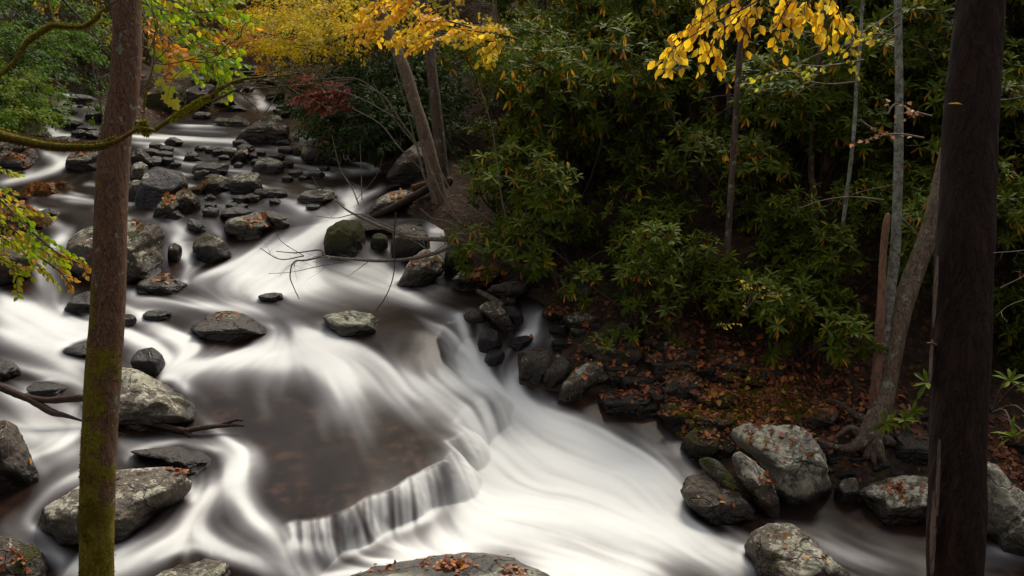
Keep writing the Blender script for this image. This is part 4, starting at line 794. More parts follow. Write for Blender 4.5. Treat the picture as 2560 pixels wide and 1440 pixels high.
def bare_branch(name, label, strands, mat, cat='branch', group=None, lv=2, dens=3., ln=.35, seed=0, droop=0., part='twig'):
    """strands: list of [(u,v,d,rpx)...]; first one is the main stem, the others child parts"""
    rng = np.random.default_rng(seed + 500); org = PP(strands[0])[0]; root = thing(name, label, cat, org, group)
    for i, s in enumerate(strands):
        g = Geo(); p = PP(s); r = RR(s) * (1 if i < 2 else .7)
        n = 4 * len(p); g.tube(p, r, 8, n=n, wob=.12, seed=seed + i)
        sp = smooth_path(p, n); L = np.linalg.norm(np.diff(sp, axis=0), axis=1).sum(); rm = r.mean()
        for k in range(int(dens * L / ln)):
            t = rng.uniform(.1, .99); j = int(t * (n - 2)); d = norm(sp[j + 1] - sp[j]); q = norm(rng.normal(0, 1, 3) * np.array([1, .5, 1])); q = norm(q - d * (q @ d)); dd = norm(d * rng.uniform(.4, .9) + q * .8); l2 = ln * rng.uniform(.4, 1.15); pts = [sp[j]]
            for _ in range(4): dd = norm(dd + rng.normal(0, .2, 3) + np.array([0, 0, -droop])); pts.append(pts[-1] + dd * l2 / 4)
            bare(g, np.array(pts), max(.0016, min(rm * .5, .009) * (1 - .5 * t)), rng, lv - 1, dens * .8, ln * .55)
        g.build('stem' if i == 0 else part, mat, root, org, mz=lambda v: np.full(len(v), .9))
    return root
def leafy(name, label, strands, leafmat, twigmat, L, n_twig=9, twig=.28, seed=0, cat='branch', group=None, tmpl='ovate', wr=.72, droop=.35, step=.62, rspan=(0, 1), flat=.55, hang=.5, bias=(0, 0, 0)):
    rng = np.random.default_rng(seed + 900); org = PP(strands[0])[0]; root = thing(name, label, cat, org, group); gt, gf = Geo(), Geo()
    for s in strands:
        p = PP(s); n = 5 * len(p); sp = smooth_path(p, n); r = RR(s) if len(s[0]) > 3 else np.linspace(.008, .002, len(p)); gt.tube(p, r, 5, n=n)
        Ls = np.linalg.norm(np.diff(sp, axis=0), axis=1).sum()
        rb = rng.uniform(*rspan)
        for k in range(n_twig + 1):
            if k == n_twig: pts = sp[n // 3:]; l2 = Ls * .67
            else:
                t = rng.uniform(.05, 1); j = int(t * (n - 2)); d = norm(sp[j + 1] - sp[j]); side = norm(np.cross(d, [0, 0, 1.])) * rng.choice([-1, 1]); dd = norm(d * rng.uniform(.5, 1.) + side * rng.uniform(.3, .9) + rng.normal(0, .15, 3) + np.array(bias)); l2 = twig * rng.uniform(.5, 1.15); pts = [sp[j]]
                for _ in range(4): dd = norm(dd + np.array([0, 0, -droop * .25]) + rng.normal(0, .08, 3)); pts.append(pts[-1] + dd * l2 / 4)
                pts = np.array(pts); gt.tube(pts, [.0022, .001], 4, n=5, cap=False)
            m = max(2, int(l2 / (L * step))); q = smooth_path(pts, m + 1)[1:]; tan = norm(np.gradient(q, axis=0)) if m > 1 else norm(pts[-1:] - pts[:1])
            sd = norm(np.cross(tan, [0, 0, 1.])) * np.where(np.arange(m) % 2, 1, -1)[:, None]
            dr = norm(tan * .7 + sd * rng.uniform(.35, .95, (m, 1)) + np.array([0, 0, -hang]) * rng.uniform(.3, 1.3, (m, 1)) + rng.normal(0, .22, (m, 3)))
            nm = norm(np.array([0, -.55, 1.]) * flat + rng.normal(0, .42, (m, 3)) + np.array([0, -.35, 0]))
            Lq = L * rng.uniform(.7, 1.15, m); rr = np.clip(rb * .5 + rng.uniform(*rspan, m) * .5 + rng.normal(0, .06, m), rspan[0], rspan[1])
            gf.leaves(q, dr, nm, Lq, Lq * wr * rng.uniform(.8, 1.1, m), rr, tmpl)
    gt.build('twigs', twigmat, root, org, mz=lambda v: np.zeros(len(v))); gf.build('foliage', leafmat, root, org, smooth=False)
    return root

# ------------------------------------------------------------------ rhododendrons
def rosettes(g, c, ax, rng, L=.16, nl=9, mi=0, drop=.32):
    """c Kx3 centres, ax Kx3 axes"""
    K = len(c); a = norm(ax); x = norm(np.cross(a, rng.normal(0, 1, (K, 3)))); y = np.cross(a, x)
    for j in range(nl):
        th = 2 * math.pi * j / nl + rng.uniform(-.25, .25, K); el = rng.uniform(-.25, .75, K) if j % 3 else rng.uniform(.3, 1.1, K)
        rad = x * np.cos(th)[:, None] + y * np.sin(th)[:, None]; dr = norm(rad * np.cos(el)[:, None] + a * np.sin(el)[:, None] + np.array([0, 0, -.12])); nm = norm(a * np.cos(el)[:, None] - rad * np.sin(el)[:, None] + np.array([0, 0, .25]))
        Lk = L * rng.uniform(.7, 1.12, K); g.leaves(c, dr, nm, Lk, Lk * .30, np.clip(rng.normal(.45, .22, K), 0, 1), 'rhodo', mi)
    k = rng.random(K) < drop; cc = c[k]; n_ = len(cc)
    for j in range(2):
        if n_: dr = norm(rng.normal(0, .38, (n_, 3)) + np.array([0, 0, -1])); Lk = L * rng.uniform(.7, 1., n_); g.leaves(cc - [0, 0, .01], dr, norm(rng.normal(0, .5, (n_, 3)) + [0, -1, .1]), Lk, Lk * .24, rng.random(n_), 'rhodo', mi + 1)
def make_shrub(seed, h=2.3, r=1.25, nr=210, L=.185):
    rng = np.random.default_rng(seed); root = thing('rhododendron_shrub', 'x x x x', 'shrub')
    # lobes
    nlob = 7; lob = np.c_[rng.normal(0, r * .45, nlob), rng.normal(0, r * .45, nlob), rng.uniform(h * .25, h * .85, nlob)]; lr = rng.uniform(.38, .68, nlob) * r * .8
    pick = rng.integers(0, nlob, nr); d = norm(rng.normal(0, 1, (nr, 3)) + np.array([0, 0, .35])); c = lob[pick] + d * (lr[pick] * rng.uniform(.55, 1.05, nr))[:, None] * np.array([1.1, 1.1, .8]); c[:, 2] = np.maximum(c[:, 2], .08)
    g = Geo(); rosettes(g, c, norm(d * .8 + np.array([0, 0, .7]) + rng.normal(0, .2, (nr, 3))), rng, L)
    g.build('foliage', ['lf_rhodo', 'lf_drop'], root, smooth=False)
    g = Geo()
    for i in range(nlob):
        b = np.array([rng.normal(0, .18), rng.normal(0, .18), -.1]); m = (b + lob[i]) / 2 + rng.normal(0, .18, 3); g.tube([b, m, lob[i]], [.028, .018, .01], 5, n=8)
        own = c[pick == i]
        for q in own[rng.permutation(len(own))[:12]]: g.tube([lob[i], (lob[i] + q) / 2 + rng.normal(0, .06, 3), q], [.009, .006, .004], 4, n=4, cap=False)
    g.build('stems', 'twig_d', root)
    return root
def copy_tree(o, parent=None):
    c = o.copy(); COL.objects.link(c); c.parent = parent
    for ch in [k for k in COL.objects if k.parent == o]: copy_tree(ch, c)
    return c
def dup(o, kids):
    c = o.copy(); COL.objects.link(c)
    for k in kids:
        q = k.copy(); COL.objects.link(q); q.parent = c
    return c
PLACED = []
SH = [make_shrub(70 + i, h, r, n) for i, (h, r, n) in enumerate([(2.2, 1.2, 230), (2.7, 1.3, 260), (1.7, 1.15, 190), (2.4, 1.5, 280), (1.5, .9, 130), (3.0, 1.4, 290)])]
SHK = [[k for k in COL.objects if k.parent == s] for s in SH]
SHN = [0] * len(SH)
def put_shrub(i, x, y, z, sc, rz, label, group):
    o = SH[i] if SHN[i] == 0 else dup(SH[i], SHK[i]); SHN[i] += 1
    o.location = (x, y, z); o.rotation_euler = (0, 0, rz); o.scale = (sc, sc, sc); o['label'] = label; o['category'] = 'shrub'
    if group: o['group'] = group
    elif 'group' in o: del o['group']
    return o
EDGE_U = [800, 900, 1110, 1250, 1400, 1500, 1700, 1900, 2100, 2330, 2560, 3200]; EDGE_V = [285, 385, 520, 640, 730, 800, 840, 880, 940, 980, 1010, 1050]
rs = np.random.default_rng(11); cand = []
ys = np.arange(7.5, 36, .3)
for y in ys:
    stp = .6 + .012 * y
    for x in np.arange(-4, 19, stp):
        cand.append((x + rs.uniform(-.4, .4) * stp, y + rs.uniform(-.2, .2)))
cand = np.array(cand); cz, cd = zground(cand[:, 0], cand[:, 1]); cu, cv, cdp = proj(np.c_[cand, cz])
ok = (cd > .35) & (cand[:, 0] > .08 * cand[:, 1] - 1.2) & (cu < 2900) & (cu > 700) & (cv < np.interp(cu, EDGE_U, EDGE_V)) & (cz < 6.4) & ~((cu < 1275) & (cand[:, 1] < 15.8)) & ~((cu < 1380) & (cand[:, 1] < 10.9))
taken = []
for k in rs.permutation(np.where(ok)[0]):
    x, y = cand[k]; dmin = .50 + .021 * y
    if all((x - a) ** 2 + (y - b) ** 2 > dmin * dmin for a, b in taken): taken.append((x, y)); 
taken.sort(key=lambda q: q[1])
for k, (x, y) in enumerate(taken):
    z = gz1(x, y); sc = rs.uniform(.8, 1.1) * (.74 if y < 11 else .9 if y < 14 else 1.)
    near_edge = cd is not None and proj(np.array([x, y, z]))[1] > np.interp(proj(np.array([x, y, z]))[0], EDGE_U, EDGE_V) - 45
    i = int(rs.choice([2, 4, 0])) if near_edge else int(rs.integers(0, 6))
    put_shrub(i, x, y, z - .05, sc, rs.uniform(0, 6.28), 'dark green rhododendron in the dense thicket covering the far bank slope', 'rhododendrons of the thicket on the bank slope')
print('shrubs', len(taken))
# sprigs that stand out alone
def sprig(u, v, d, label, n=2, L=.15, seed=0, rad=.12, drop=.15):
    rng = np.random.default_rng(seed + 40); d = min(d, hit(u, v + 25) - .25) if v > 950 else hit(u, v + 25) - .45; d = max(d, 5.5); c0 = P(u, v, d); r = thing('rhododendron_sprig', label, 'sprig', c0 - [0, -.1, .5]); g = Geo(); c = c0 + rng.normal(0, rad, (n, 3)); rosettes(g, c, norm(rng.normal(0, .3, (n, 3)) + [0, -.5, .8]), rng, L, 10, 0, drop)
    g.build('foliage', ['lf_rhodo', 'lf_drop'], r, c0 - [0, -.1, .5], smooth=False); g = Geo(); b = np.array([c0[0] + .1, c0[1] + .4, 0]); b[2] = gz1(b[0], b[1])
    b = np.array([c0[0] + .1, c0[1] + .3, c0[2] - .25])
    for q in c: g.tube([b, (b + q) / 2 + [0, 0, .12], q], [.01, .008, .005], 5, n=7)
    g.build('stem', 'twig_d', r, c0 - [0, -.1, .5]); return r
sprig(2240, 1058, 7.6, 'bright rhododendron sprig growing beside the foot of the multi-stemmed tree', 2, .13, 1, .06, .3)
sprig(2272, 1030, 7.7, 'small sunlit rhododendron rosette above the bright sprig by the tree foot', 1, .13, 2, .02, 1)
sprig(1960, 830, 8.6, 'rhododendron branch reaching out over the dark leaf litter below the thicket', 5, .16, 3, .28)
sprig(1880, 700, 9.2, 'glossy rhododendron cluster hanging in the dark gap of the thicket', 7, .16, 4, .36)
sprig(2040, 770, 9.0, 'rhododendron cluster with drooping rosettes near the middle of the dark gap', 5, .16, 5, .26)
sprig(1330, 560, 11.5, 'rhododendron cluster with orange hanging leaves above the arching branch', 5, .16, 6, .22, .8)
sprig(1360, 640, 11., 'rhododendron sprig with yellow old leaves over the arching branch base', 3, .15, 7, .16, .8)
sprig(1590, 790, 9.4, 'lowest rhododendron boughs spilling over the stony bank', 9, .15, 8, .34, .2)
sprig(1530, 850, 9.0, 'pale green fern-like sprig touching the stones under the thicket', 3, .11, 9, .12, 0)
sprig(2510, 1000, 7.0, 'rhododendron bush at the picture edge right of the dead snag', 8, .16, 10, .28, .1)
sprig(2540, 610, 6.6, 'lit rhododendron rosettes at the picture edge halfway up the dead snag', 4, .15, 11, .2, .4)
# ------------------------------------------------------------------ the trees in front
def trunk_geo(pts, seg=40, n=120, wob=.05, seed=0):
    g = Geo(); g.tube(PP(pts), RR(pts), seg, n=n, wob=wob, seed=seed); return g
D1 = 4.9
LT = [(330,-700,D1,34),(322,-200,D1,34),(318,0,D1,34),(317,150,D1,35),(305,265,D1,36),(290,340,D1,37),(279,470,D1,38.5),(273,700,D1,40.5),(264,850,D1,41.5),(256,960,D1,42),(244,1200,D1,41),(241,1440,D1,40),(240,1650,D1,46),(238,1850,D1,62)]
o = PP(LT)[-1]; t1 = thing('maple_tree', 'brown-barked tree with moss creeping up its leaning trunk, standing before the stream', 'tree', o)
trunk_geo(LT, 72, 300, .05, 1).build('trunk', 'bark_l', t1, o, mz=lambda v: np.clip((3.6 - v[:, 2]) / 2.6, -.9, 1.25) + np.clip((P(273, 0, D1)[0] - v[:, 0]) * 4, -.3, .35))
D2 = 4.3
RT = [(2462,-700,D2,52),(2455,-150,D2,55),(2450,0,D2,56),(2428,300,D2,63),(2411,600,D2,66),(2401,900,D2,68),(2393,1200,D2,67),(2387,1440,D2,65),(2384,1650,D2,72),(2384,1850,D2,95)]
o = PP(RT)[-1]; t2 = thing('dead_snag', 'thick dark dead trunk with peeling bark at its edges, nearest the viewer', 'tree', o)
trunk_geo(RT, 96, 420, .10, 4).build('trunk', 'bark_dead', t2, o)
M['strip'] = bark_mat('bark_strip', (.13, .085, .06), (.2, .14, .105), (.27, .2, .155), sx=40, sz=2, bumpd=.01)
rb_ = np.random.default_rng(5)
for (u, v0, v1, w, side) in [(2484,60,240,13,1),(2478,190,330,10,1),(2468,690,800,9,1),(2334,850,960,6,-1),(2338,1230,1440,12,-1),(2350,1100,1290,8,-1),(2345,640,820,6,-1),]:
    g = Geo(); n = 12; vs = np.linspace(v0, v1, n); cx = np.interp(vs, [q[1] for q in RT], [q[0] for q in RT]); rr = np.interp(vs, [q[1] for q in RT], [q[3] for q in RT]); off = (u - np.interp((v0 + v1) / 2, [q[1] for q in RT], [q[0] for q in RT])) / rr.mean(); off = np.clip(off, -1.02, 1.02)
    wd = w * np.sin(np.linspace(.15, math.pi - .15, n)) ** .5 * rb_.uniform(.7, 1.1, n); V = []
    for k in range(n):
        for s_ in (-1, 0, 1):
            a = off + s_ * wd[k] / rr[k] * .5; aa = math.asin(np.clip(a, -.999, .999)); lift = 1.05 + .03 * (s_ == 0) + (.06 * (k / n) if side else 0) + max(0, abs(a) - .999) 
            V.append(P(cx[k] + rr[k] * math.sin(aa) * lift, vs[k], D2 - rr[k] * D2 / F * math.cos(aa) * lift))
    V = np.array(V); back = V + np.array([0, .012, 0]); i = np.arange(n * 3).reshape(n, 3); q = np.stack([i[:-1, :-1], i[:-1, 1:], i[1:, 1:], i[1:, :-1]], -1).reshape(-1, 4)
    g.add(V, q); g.add(back, q[:, ::-1]); g.build('bark_strip', 'strip', t2, o)
g = Geo(); g.tube(PP([(2340,862,D2-.05,4),(2325,858,D2-.08,3),(2316,858,D2-.1,2)]), RR([(0,0,D2,4),(0,0,D2,3),(0,0,D2,1.5)]), 6); g.tube(PP([(2330,862,D2-.08,3),(2326,885,D2-.09,3),(2324,895,D2-.09,1)]), RR([(0,0,D2,2.5),(0,0,D2,2.5),(0,0,D2,1)]), 6); g.build('stub', 'strip', t2, o)
g = Geo(); g.leaves([P(2368, 260, D2 - .16)], [[1, 0, .1]], [[0, -.6, .8]], .075, .014, .3, 'rhodo'); lfp = g.build('curled_leaf', 'lf_yellow', None, P(2368, 260, D2 - .16)); tag(lfp, 'single bright curled leaf caught against the dead snag', 'leaf')

# three stems and their roots on the right bank
DT = hit(2170, 1095) - .1
def s3(L, d=None): return [(u, v, (d or DT) + dd, r) for u, v, dd, r in L]
org = P(2180, 1110, DT); t3 = thing('multi_stem_tree', 'clump of leaning stems rising from exposed roots on the stony bank', 'tree', org)
for nm, pts, mt, sg, tp in [('trunk', [(2165,1130,0,34),(2180,1080,0,30),(2205,1010,.05,27),(2218,940,.1,27),(2235,850,.12,26),(2262,750,.15,25),(2290,670,.18,24),(2320,590,.2,23),(2345,500,.22,22),(2362,420,.24,20),(2400,260,.28,18),(2440,60,.3,16),(2470,-300,.3,14)], 'bark_g', 20, 0),
    ('lichen_stem', [(2192,1020,.1,15),(2202,930,.1,15),(2208,850,.1,14.5),(2224,740,.1,13.5),(2237,640,.1,13),(2242,540,.1,12),(2246,400,.1,11.5),(2248,250,.1,10),(2246,100,.1,9.5),(2244,-40,.1,9),(2240,-400,.1,7)], 'bark_lich', 14, 0),
    ('dead_stem', [(2186,1010,.05,13),(2192,930,.03,12),(2197,850,.03,11.5),(2203,760,.03,10.5),(2205,690,.03,9),(2209,620,.03,8.5),(2216,560,.03,8.5),(2220,536,.03,7)], 'bark_red', 12, 0)]:
    g = Geo(); q = s3(pts); g.tube(PP(q), RR(q), sg, n=80, wob=.10, seed=len(pts)); g.build(nm, mt, t3, org, mz=lambda v: np.zeros(len(v)) + .2)
for k, pts in enumerate([[(2175,1085,-.05,22),(2140,1115,-.12,14),(2110,1122,-.15,10),(2075,1115,-.12,8),(2045,1100,-.05,6)],[(2185,1100,-.05,20),(2200,1140,-.15,12),(2215,1165,-.12,7),(2222,1190,-.05,3)],[(2160,1095,.0,16),(2125,1070,.05,9),(2100,1085,.0,6),(2070,1105,0,4)],[(2190,1090,0,18),(2235,1110,.02,10),(2270,1140,.1,5)],[(2170,1100,-.05,16),(2165,1140,-.12,9),(2150,1150,-.1,6),(2090,1140,-.1,5),(2050,1125,0,3)],[(2195,1070,.1,15),(2240,1030,.3,7),(2300,1060,.5,4)],[(2175,1060,.05,14),(2130,1030,.2,7),(2080,1000,.35,4),(2040,1010,.5,3)],[(2180,1110,-.05,14),(2185,1150,-.16,6),(2192,1175,-.14,3)]]):
    g = Geo(); q = s3(pts); g.tube(PP(q), RR(q), 10, n=26, wob=.18, seed=40 + k); g.build('root', 'bark_b', t3, org, mz=lambda v: np.zeros(len(v)))

# leaning pair above the dark pool
DL = hit(1095, 500)
for k, (pts, mt, lab) in enumerate([([(1105,540,0,23),(1095,480,0,21),(1078,400,0,18),(1060,330,0,16),(1035,250,0,15.5),(1010,170,0,15),(985,110,0,14),(965,60,0,13),(935,-20,0,14),(870,-200,0,12)],'bark_g','leaning grey tree at the edge of the dark pool, bending over the stream'),([(1100,520,.5,22),(1102,440,.5,19),(1098,350,.5,15),(1088,260,.5,14),(1080,180,.5,13),(1072,100,.5,12),(1062,20,.5,11.5),(1050,-60,.5,11),(1030,-250,.5,10)],'bark_b','upright brown trunk just behind the leaning grey tree')]):
    q = [(u, v, DL + d, r) for u, v, d, r in pts]; b = PP(q)[0]; tt = thing('bank_tree', lab, 'tree', b); g = Geo(); g.tube(PP(q), RR(q), 18, n=70, wob=.08, seed=60 + k); g.build('trunk', mt, tt, b, mz=lambda v: np.clip((2.9 - v[:, 2]) * .8, -.5, .9))

# trunks standing in and above the thicket
BG = [([(1545,210),(1540,100),(1541,-20)],10,15.5,'bark_lich','grey lichen-spotted trunk high in the thicket, dark side streaked black'),([(1822,260),(1816,160),(1812,-20)],6,13.5,'bark_lich','slim pale trunk dropping into the thicket beneath the golden branch'),([(2082,340),(2080,220),(2084,-20)],11,12.,'bark_red','reddish brown trunk framed by dark rhododendrons'),([(2036,560),(2034,470),(2030,380)],8,11.3,'bark_b','short reddish trunk seen low through a gap of the thicket'),([(2125,420),(2137,300),(2142,200),(2152,100),(2160,-30)],4.5,9.8,'bark_lich','slender crooked sapling between the reddish trunk and the lichen stem'),([(2310,150),(2328,70),(2345,-30)],11,12.5,'bark_g','pale forked trunk up by the dead snag'),([(1812,800),(1816,700),(1820,600)],9,10.6,'bark_b','dim bare trunk in the dark hollow under the thicket'),([(1238,200),(1240,100),(1236,-30)],7,17.5,'bark_g','far grey trunk just above the sunny yellow bough'),([(1150,120),(1145,50),(1130,-30)],5,19.5,'bark_g','thin far trunk left of the far grey one'),([(1655,80),(1658,20),(1660,-30)],8,17.,'bark_lich','faint grey trunk at the top edge by the golden branch'),([(1440,90),(1435,30),(1436,-30)],6,19.,'bark_b','faint brown trunk at the top edge over the thicket'),([(1930,120),(1926,40),(1925,-30)],7,14.5,'bark_b','dim trunk behind the golden leaves')]
for k, (pts, r, d, mt, lab) in enumerate(BG):
    W3 = np.array([P(u, v, d) for u, v in pts]); b = W3[0].copy(); zb = gz1(b[0], b[1]); b2 = np.array([b[0] - .03, b[1], min(zb - .05, b[2] - .2)]); W3 = np.r_[[b2], W3, [W3[-1] + [0, .1, 2.5]]]
    tt = thing('thicket_tree', lab, 'tree', b2); g = Geo(); rr = r * d / F; g.tube(W3, np.linspace(rr * 1.12, rr * .85, len(W3)), 12, n=50, wob=.09, seed=80 + k); g.build('trunk', mt, tt, b2, mz=lambda v: np.full(len(v), -.1))
    if k in (5,): g = Geo(); g.tube(np.array([P(2318, 110, d), P(2308, 40, d), P(2300, -60, d)]), [rr * .7, rr * .6, rr * .5], 9, n=20, wob=.08); g.build('fork', mt, tt, b2, mz=lambda v: np.zeros(len(v)))

# ------------------------------------------------------------------ mossy limbs in front of the left trunk
DM1 = 4.2
lm = lambda L, d=DM1: [(u, v, d, r * .72) for u, v, r in L]
limb = thing('mossy_limb', 'long moss-draped limb crossing in front of the leaning trunk, rising toward the far stream', 'branch', P(-60, 310, DM1))
LO_ = P(-60, 310, DM1)
for k, (nm, pts, lv) in enumerate([('bough', [(-120,280,17),(-40,318,16),(0,335,15),(60,350,13),(130,363,12),(190,366,11),(250,364,10),(300,348,8),(345,322,7),(362,322,9),(385,326,7)], 0),('bough', [(385,326,8),(420,302,8),(450,285,10),(480,268,11),(500,255,9),(530,238,6.5),(560,217,7),(600,200,5.5),(650,193,4),(700,190,3),(760,180,2.2)], 1),('side_branch', [(497,258,6),(530,252,5),(560,240,4.5),(600,220,4),(640,220,3.2),(700,216,2.5),(780,210,2),(850,190,1.4)], 1),('side_branch', [(357,318,7),(360,280,4),(364,235,4.5),(378,185,4),(385,150,3),(386,90,2.6),(395,60,2.4),(375,20,2),(350,-20,1.8)], 1),('side_branch', [(388,158,2),(420,160,2.2),(470,150,2),(520,145,1.8),(560,128,1.5),(595,90,1)], 1),('side_branch', [(400,195,1.3),(430,198,1.4),(480,202,1),(540,200,.7)], 0)]):
    q = lm(pts, DM1 + (.0 if k < 1 else .05)); g = Geo(); rr_ = RR(q); g.tube(PP(q), rr_, 14 if k < 3 else 8, n=90, wob=.22, seed=20 + k)
    if lv:
        rng = np.random.default_rng(30 + k); sp = smooth_path(PP(q), 60)
        for _ in range(9 if k in (1, 2) else 5):
            j = rng.integers(22, 58); dd = norm(sp[j] - sp[j - 1]) * .6 + norm(rng.normal(0, 1, 3)) * .7; pts_ = [sp[j]]
            for _2 in range(4): dd = norm(dd + rng.normal(0, .25, 3)); pts_.append(pts_[-1] + dd * rng.uniform(.03, .09))
            bare(g, np.array(pts_), .0035, rng, 1, 2.5, .14)
    g.build(nm, 'bark_mossy', limb, LO_, mz=lambda v, k=k: (np.clip(1.05 - (v[:, 0] + 2.3) * .75, .0, 1.0) if k < 2 else np.full(len(v), .15)))
rngm = np.random.default_rng(8)
g = Geo(); U_ = 900
def moss_tufts(path, rr, n, L, seed):
    rng = np.random.default_rng(seed); sp = smooth_path(path, 200); ra = np.interp(np.linspace(0, 1, 200), np.linspace(0, 1, len(rr)), rr); i = rng.integers(0, 200, n); th = rng.uniform(0, 6.28, n); off = np.c_[np.cos(th) * .35, np.sin(th) * .5, np.sin(th)]; off = norm(off)
    pos = sp[i] + off * ra[i][:, None] * .95; dr = norm(off + np.array([0, 0, -.5]) + rng.normal(0, .5, (n, 3))); G = Geo(); G.leaves(pos, dr, norm(rng.normal(0, 1, (n, 3))), L * rng.uniform(.5, 1.2, n), L * .35, rng.random(n), 'dia'); return G
M['moss_tuft'] = leaf_mat('moss_tuft', [(0, (.10, .08, .008)), (.5, (.26, .24, .012)), (1, (.42, .40, .02))], .3, .8, .1)
M['moss_brown'] = leaf_mat('moss_tuft_brown', [(0, (.09, .05, .014)), (.6, (.20, .125, .02)), (1, (.26, .21, .02))], .3, .8, .1)
q = lm([(-120,280,17),(-40,318,16),(0,335,15),(60,350,13),(130,363,12),(190,366,11),(250,364,10),(290,350,8)]); moss_tufts(PP(q), RR(q), 5200, .016, 1).build('moss', 'moss_brown', limb, LO_, smooth=False)
q = lm([(345,322,8),(358,312,11),(362,322,12),(368,330,10)]); moss_tufts(PP(q), RR(q), 900, .018, 2).build('moss', 'moss_tuft', limb, LO_, smooth=False)
q = lm([(430,296,9),(460,280,10),(480,268,11),(500,255,9),(520,245,7)]); moss_tufts(PP(q), RR(q), 1500, .014, 3).build('moss', 'moss_tuft', limb, LO_, smooth=False)
up_ = thing('mossy_limb', 'crooked yellow-mossed limb curving across the upper corner above the green shrubs', 'branch', P(-60, 230, 4.6)); uo = P(-60, 230, 4.6)
A_ = lm([(-60,215,10),(0,186,9),(35,155,8),(60,115,9),(80,95,10),(110,75,10),(135,62,9),(165,66,7),(205,66,7),(235,50,7),(250,32,4),(275,12,3.5),(310,-10,3)], 4.6); g = Geo(); g.tube(PP(A_), RR(A_), 12, n=90, wob=.25, seed=31); g.build('bough', 'bark_mossy', up_, uo, mz=lambda v: np.full(len(v), .75))
moss_tufts(PP(A_)[3:-2], RR(A_)[3:-2], 3200, .014, 5).build('moss', 'moss_tuft', up_, uo, smooth=False)
A_ = lm([(135,60,6),(128,35,5),(120,0,5),(112,-40,5)], 4.6); g = Geo(); g.tube(PP(A_), RR(A_), 8, n=20, wob=.2); g.build('side_branch', 'bark_mossy', up_, uo, mz=lambda v: np.full(len(v), .2))
bare_branch('bare_twig', 'thin dark twig slanting down behind the upper mossy limb toward the leaning trunk', [[(150,-10,4.9,3),(185,30,4.9,2.5),(225,70,4.9,2),(260,120,4.9,1.6),(285,148,4.9,1.2)]], 'twig_d', lv=1, dens=1.2, ln=.12, seed=4)

# ------------------------------------------------------------------ driftwood
hd = lambda u, v, o=.12: hit(u, v, ZW) - o
dw = thing('driftwood', 'forked dark driftwood limb jammed above the water behind the leaning trunk', 'driftwood', P(0, 965, hd(0, 965))); do = P(0, 965, hd(0, 965))
d0 = hd(300, 1060)
for k, (nm, pts) in enumerate([('limb', [(-60,935,10),(-10,962,10),(30,980,9),(75,1000,8),(130,1030,9),(160,1038,6),(205,1052,2.5)]),('limb', [(10,972,7),(50,988,8),(110,1000,8),(160,998,9),(215,995,9),(262,1015,10),(300,1036,10),(360,1052,9),(420,1068,8),(462,1078,8)]),('fork', [(462,1078,7),(500,1071,6.5),(540,1066,5.5),(580,1063,4.5),(610,1064,3)]),('fork', [(540,1066,4),(565,1058,4.5),(590,1050,4),(608,1051,2.5)]),('fork', [(460,1076,7),(478,1092,6.5),(510,1116,5),(550,1133,4),(585,1147,3.5),(622,1152,4),(624,1159,2)]),('stub', [(285,1082,5),(305,1088,5.5),(325,1098,4.5)]),('twig', [(340,1048,2),(350,1032,1.8),(352,1026,1)]),('twig', [(300,1036,4),(318,1028,3),(330,1030,2)])]):
    q = [(u, v, d0 + (hd(min(u, 600), v) - d0) * .25, r) for u, v, r in pts]; g = Geo(); g.tube(PP(q), RR(q), 10, n=36, wob=.22, seed=50 + k); g.build(nm, 'log_d', dw, do)
# fallen logs
def log(label, pts, mt, name='fallen_log', off=.05, seed=0):
    q = [(u, v, dd if dd else hit(u, v) - off, r) for u, v, dd, r in pts]; b = PP(q)[0]; g = Geo(); g.tube(PP(q), RR(q), 12, n=40, wob=.2, seed=seed); o_ = g.build(name, mt, None, b, mz=lambda v: np.full(len(v), -.2)); tag(o_, label, 'log'); return o_
dl_ = hit(985, 525) - .15
log('rotten reddish log propped on the whitish lichen slab by the leaning grey tree', [(925,545,dl_,8),(985,518,dl_,11),(1040,488,dl_+.1,11),(1100,455,dl_+.3,9)], 'log_d', seed=3)
log('orange-brown decayed log end peeking out behind the leaning grey tree', [(1030,470,dl_+.5,8),(1060,462,dl_+.5,9),(1130,450,dl_+.6,9)], 'log', seed=4)
log('short mossy log between the leaf-topped boulder and the side cascade', [(1194,727,None,6),(1215,738,None,8),(1240,752,None,7),(1258,762,None,4)], 'bark_g', seed=5)
for k, (a, b, c, d) in enumerate([(520,186,700,180),(540,200,690,204),(560,214,680,216),(500,222,640,218),(620,170,760,186),(590,160,700,196),(660,205,740,190)]):
    log(['uppermost bleached log across the head of the stream','second grey log across the head of the stream','middle grey log of the far log jam','lowest dark log of the far log jam above the cascade','thin log slanting to the far right bank','thin pole crossing two logs of the far jam','short pole leaning on the far right end of the jam'][k], [(a,b,hit(a,b)-.4,3),((a+c)/2,(b+d)/2-2,(hit(a,b)+hit(c,d))/2-.4,3.2),(c,d,hit(c,d)-.4,2)], 'twig', seed=20 + k)

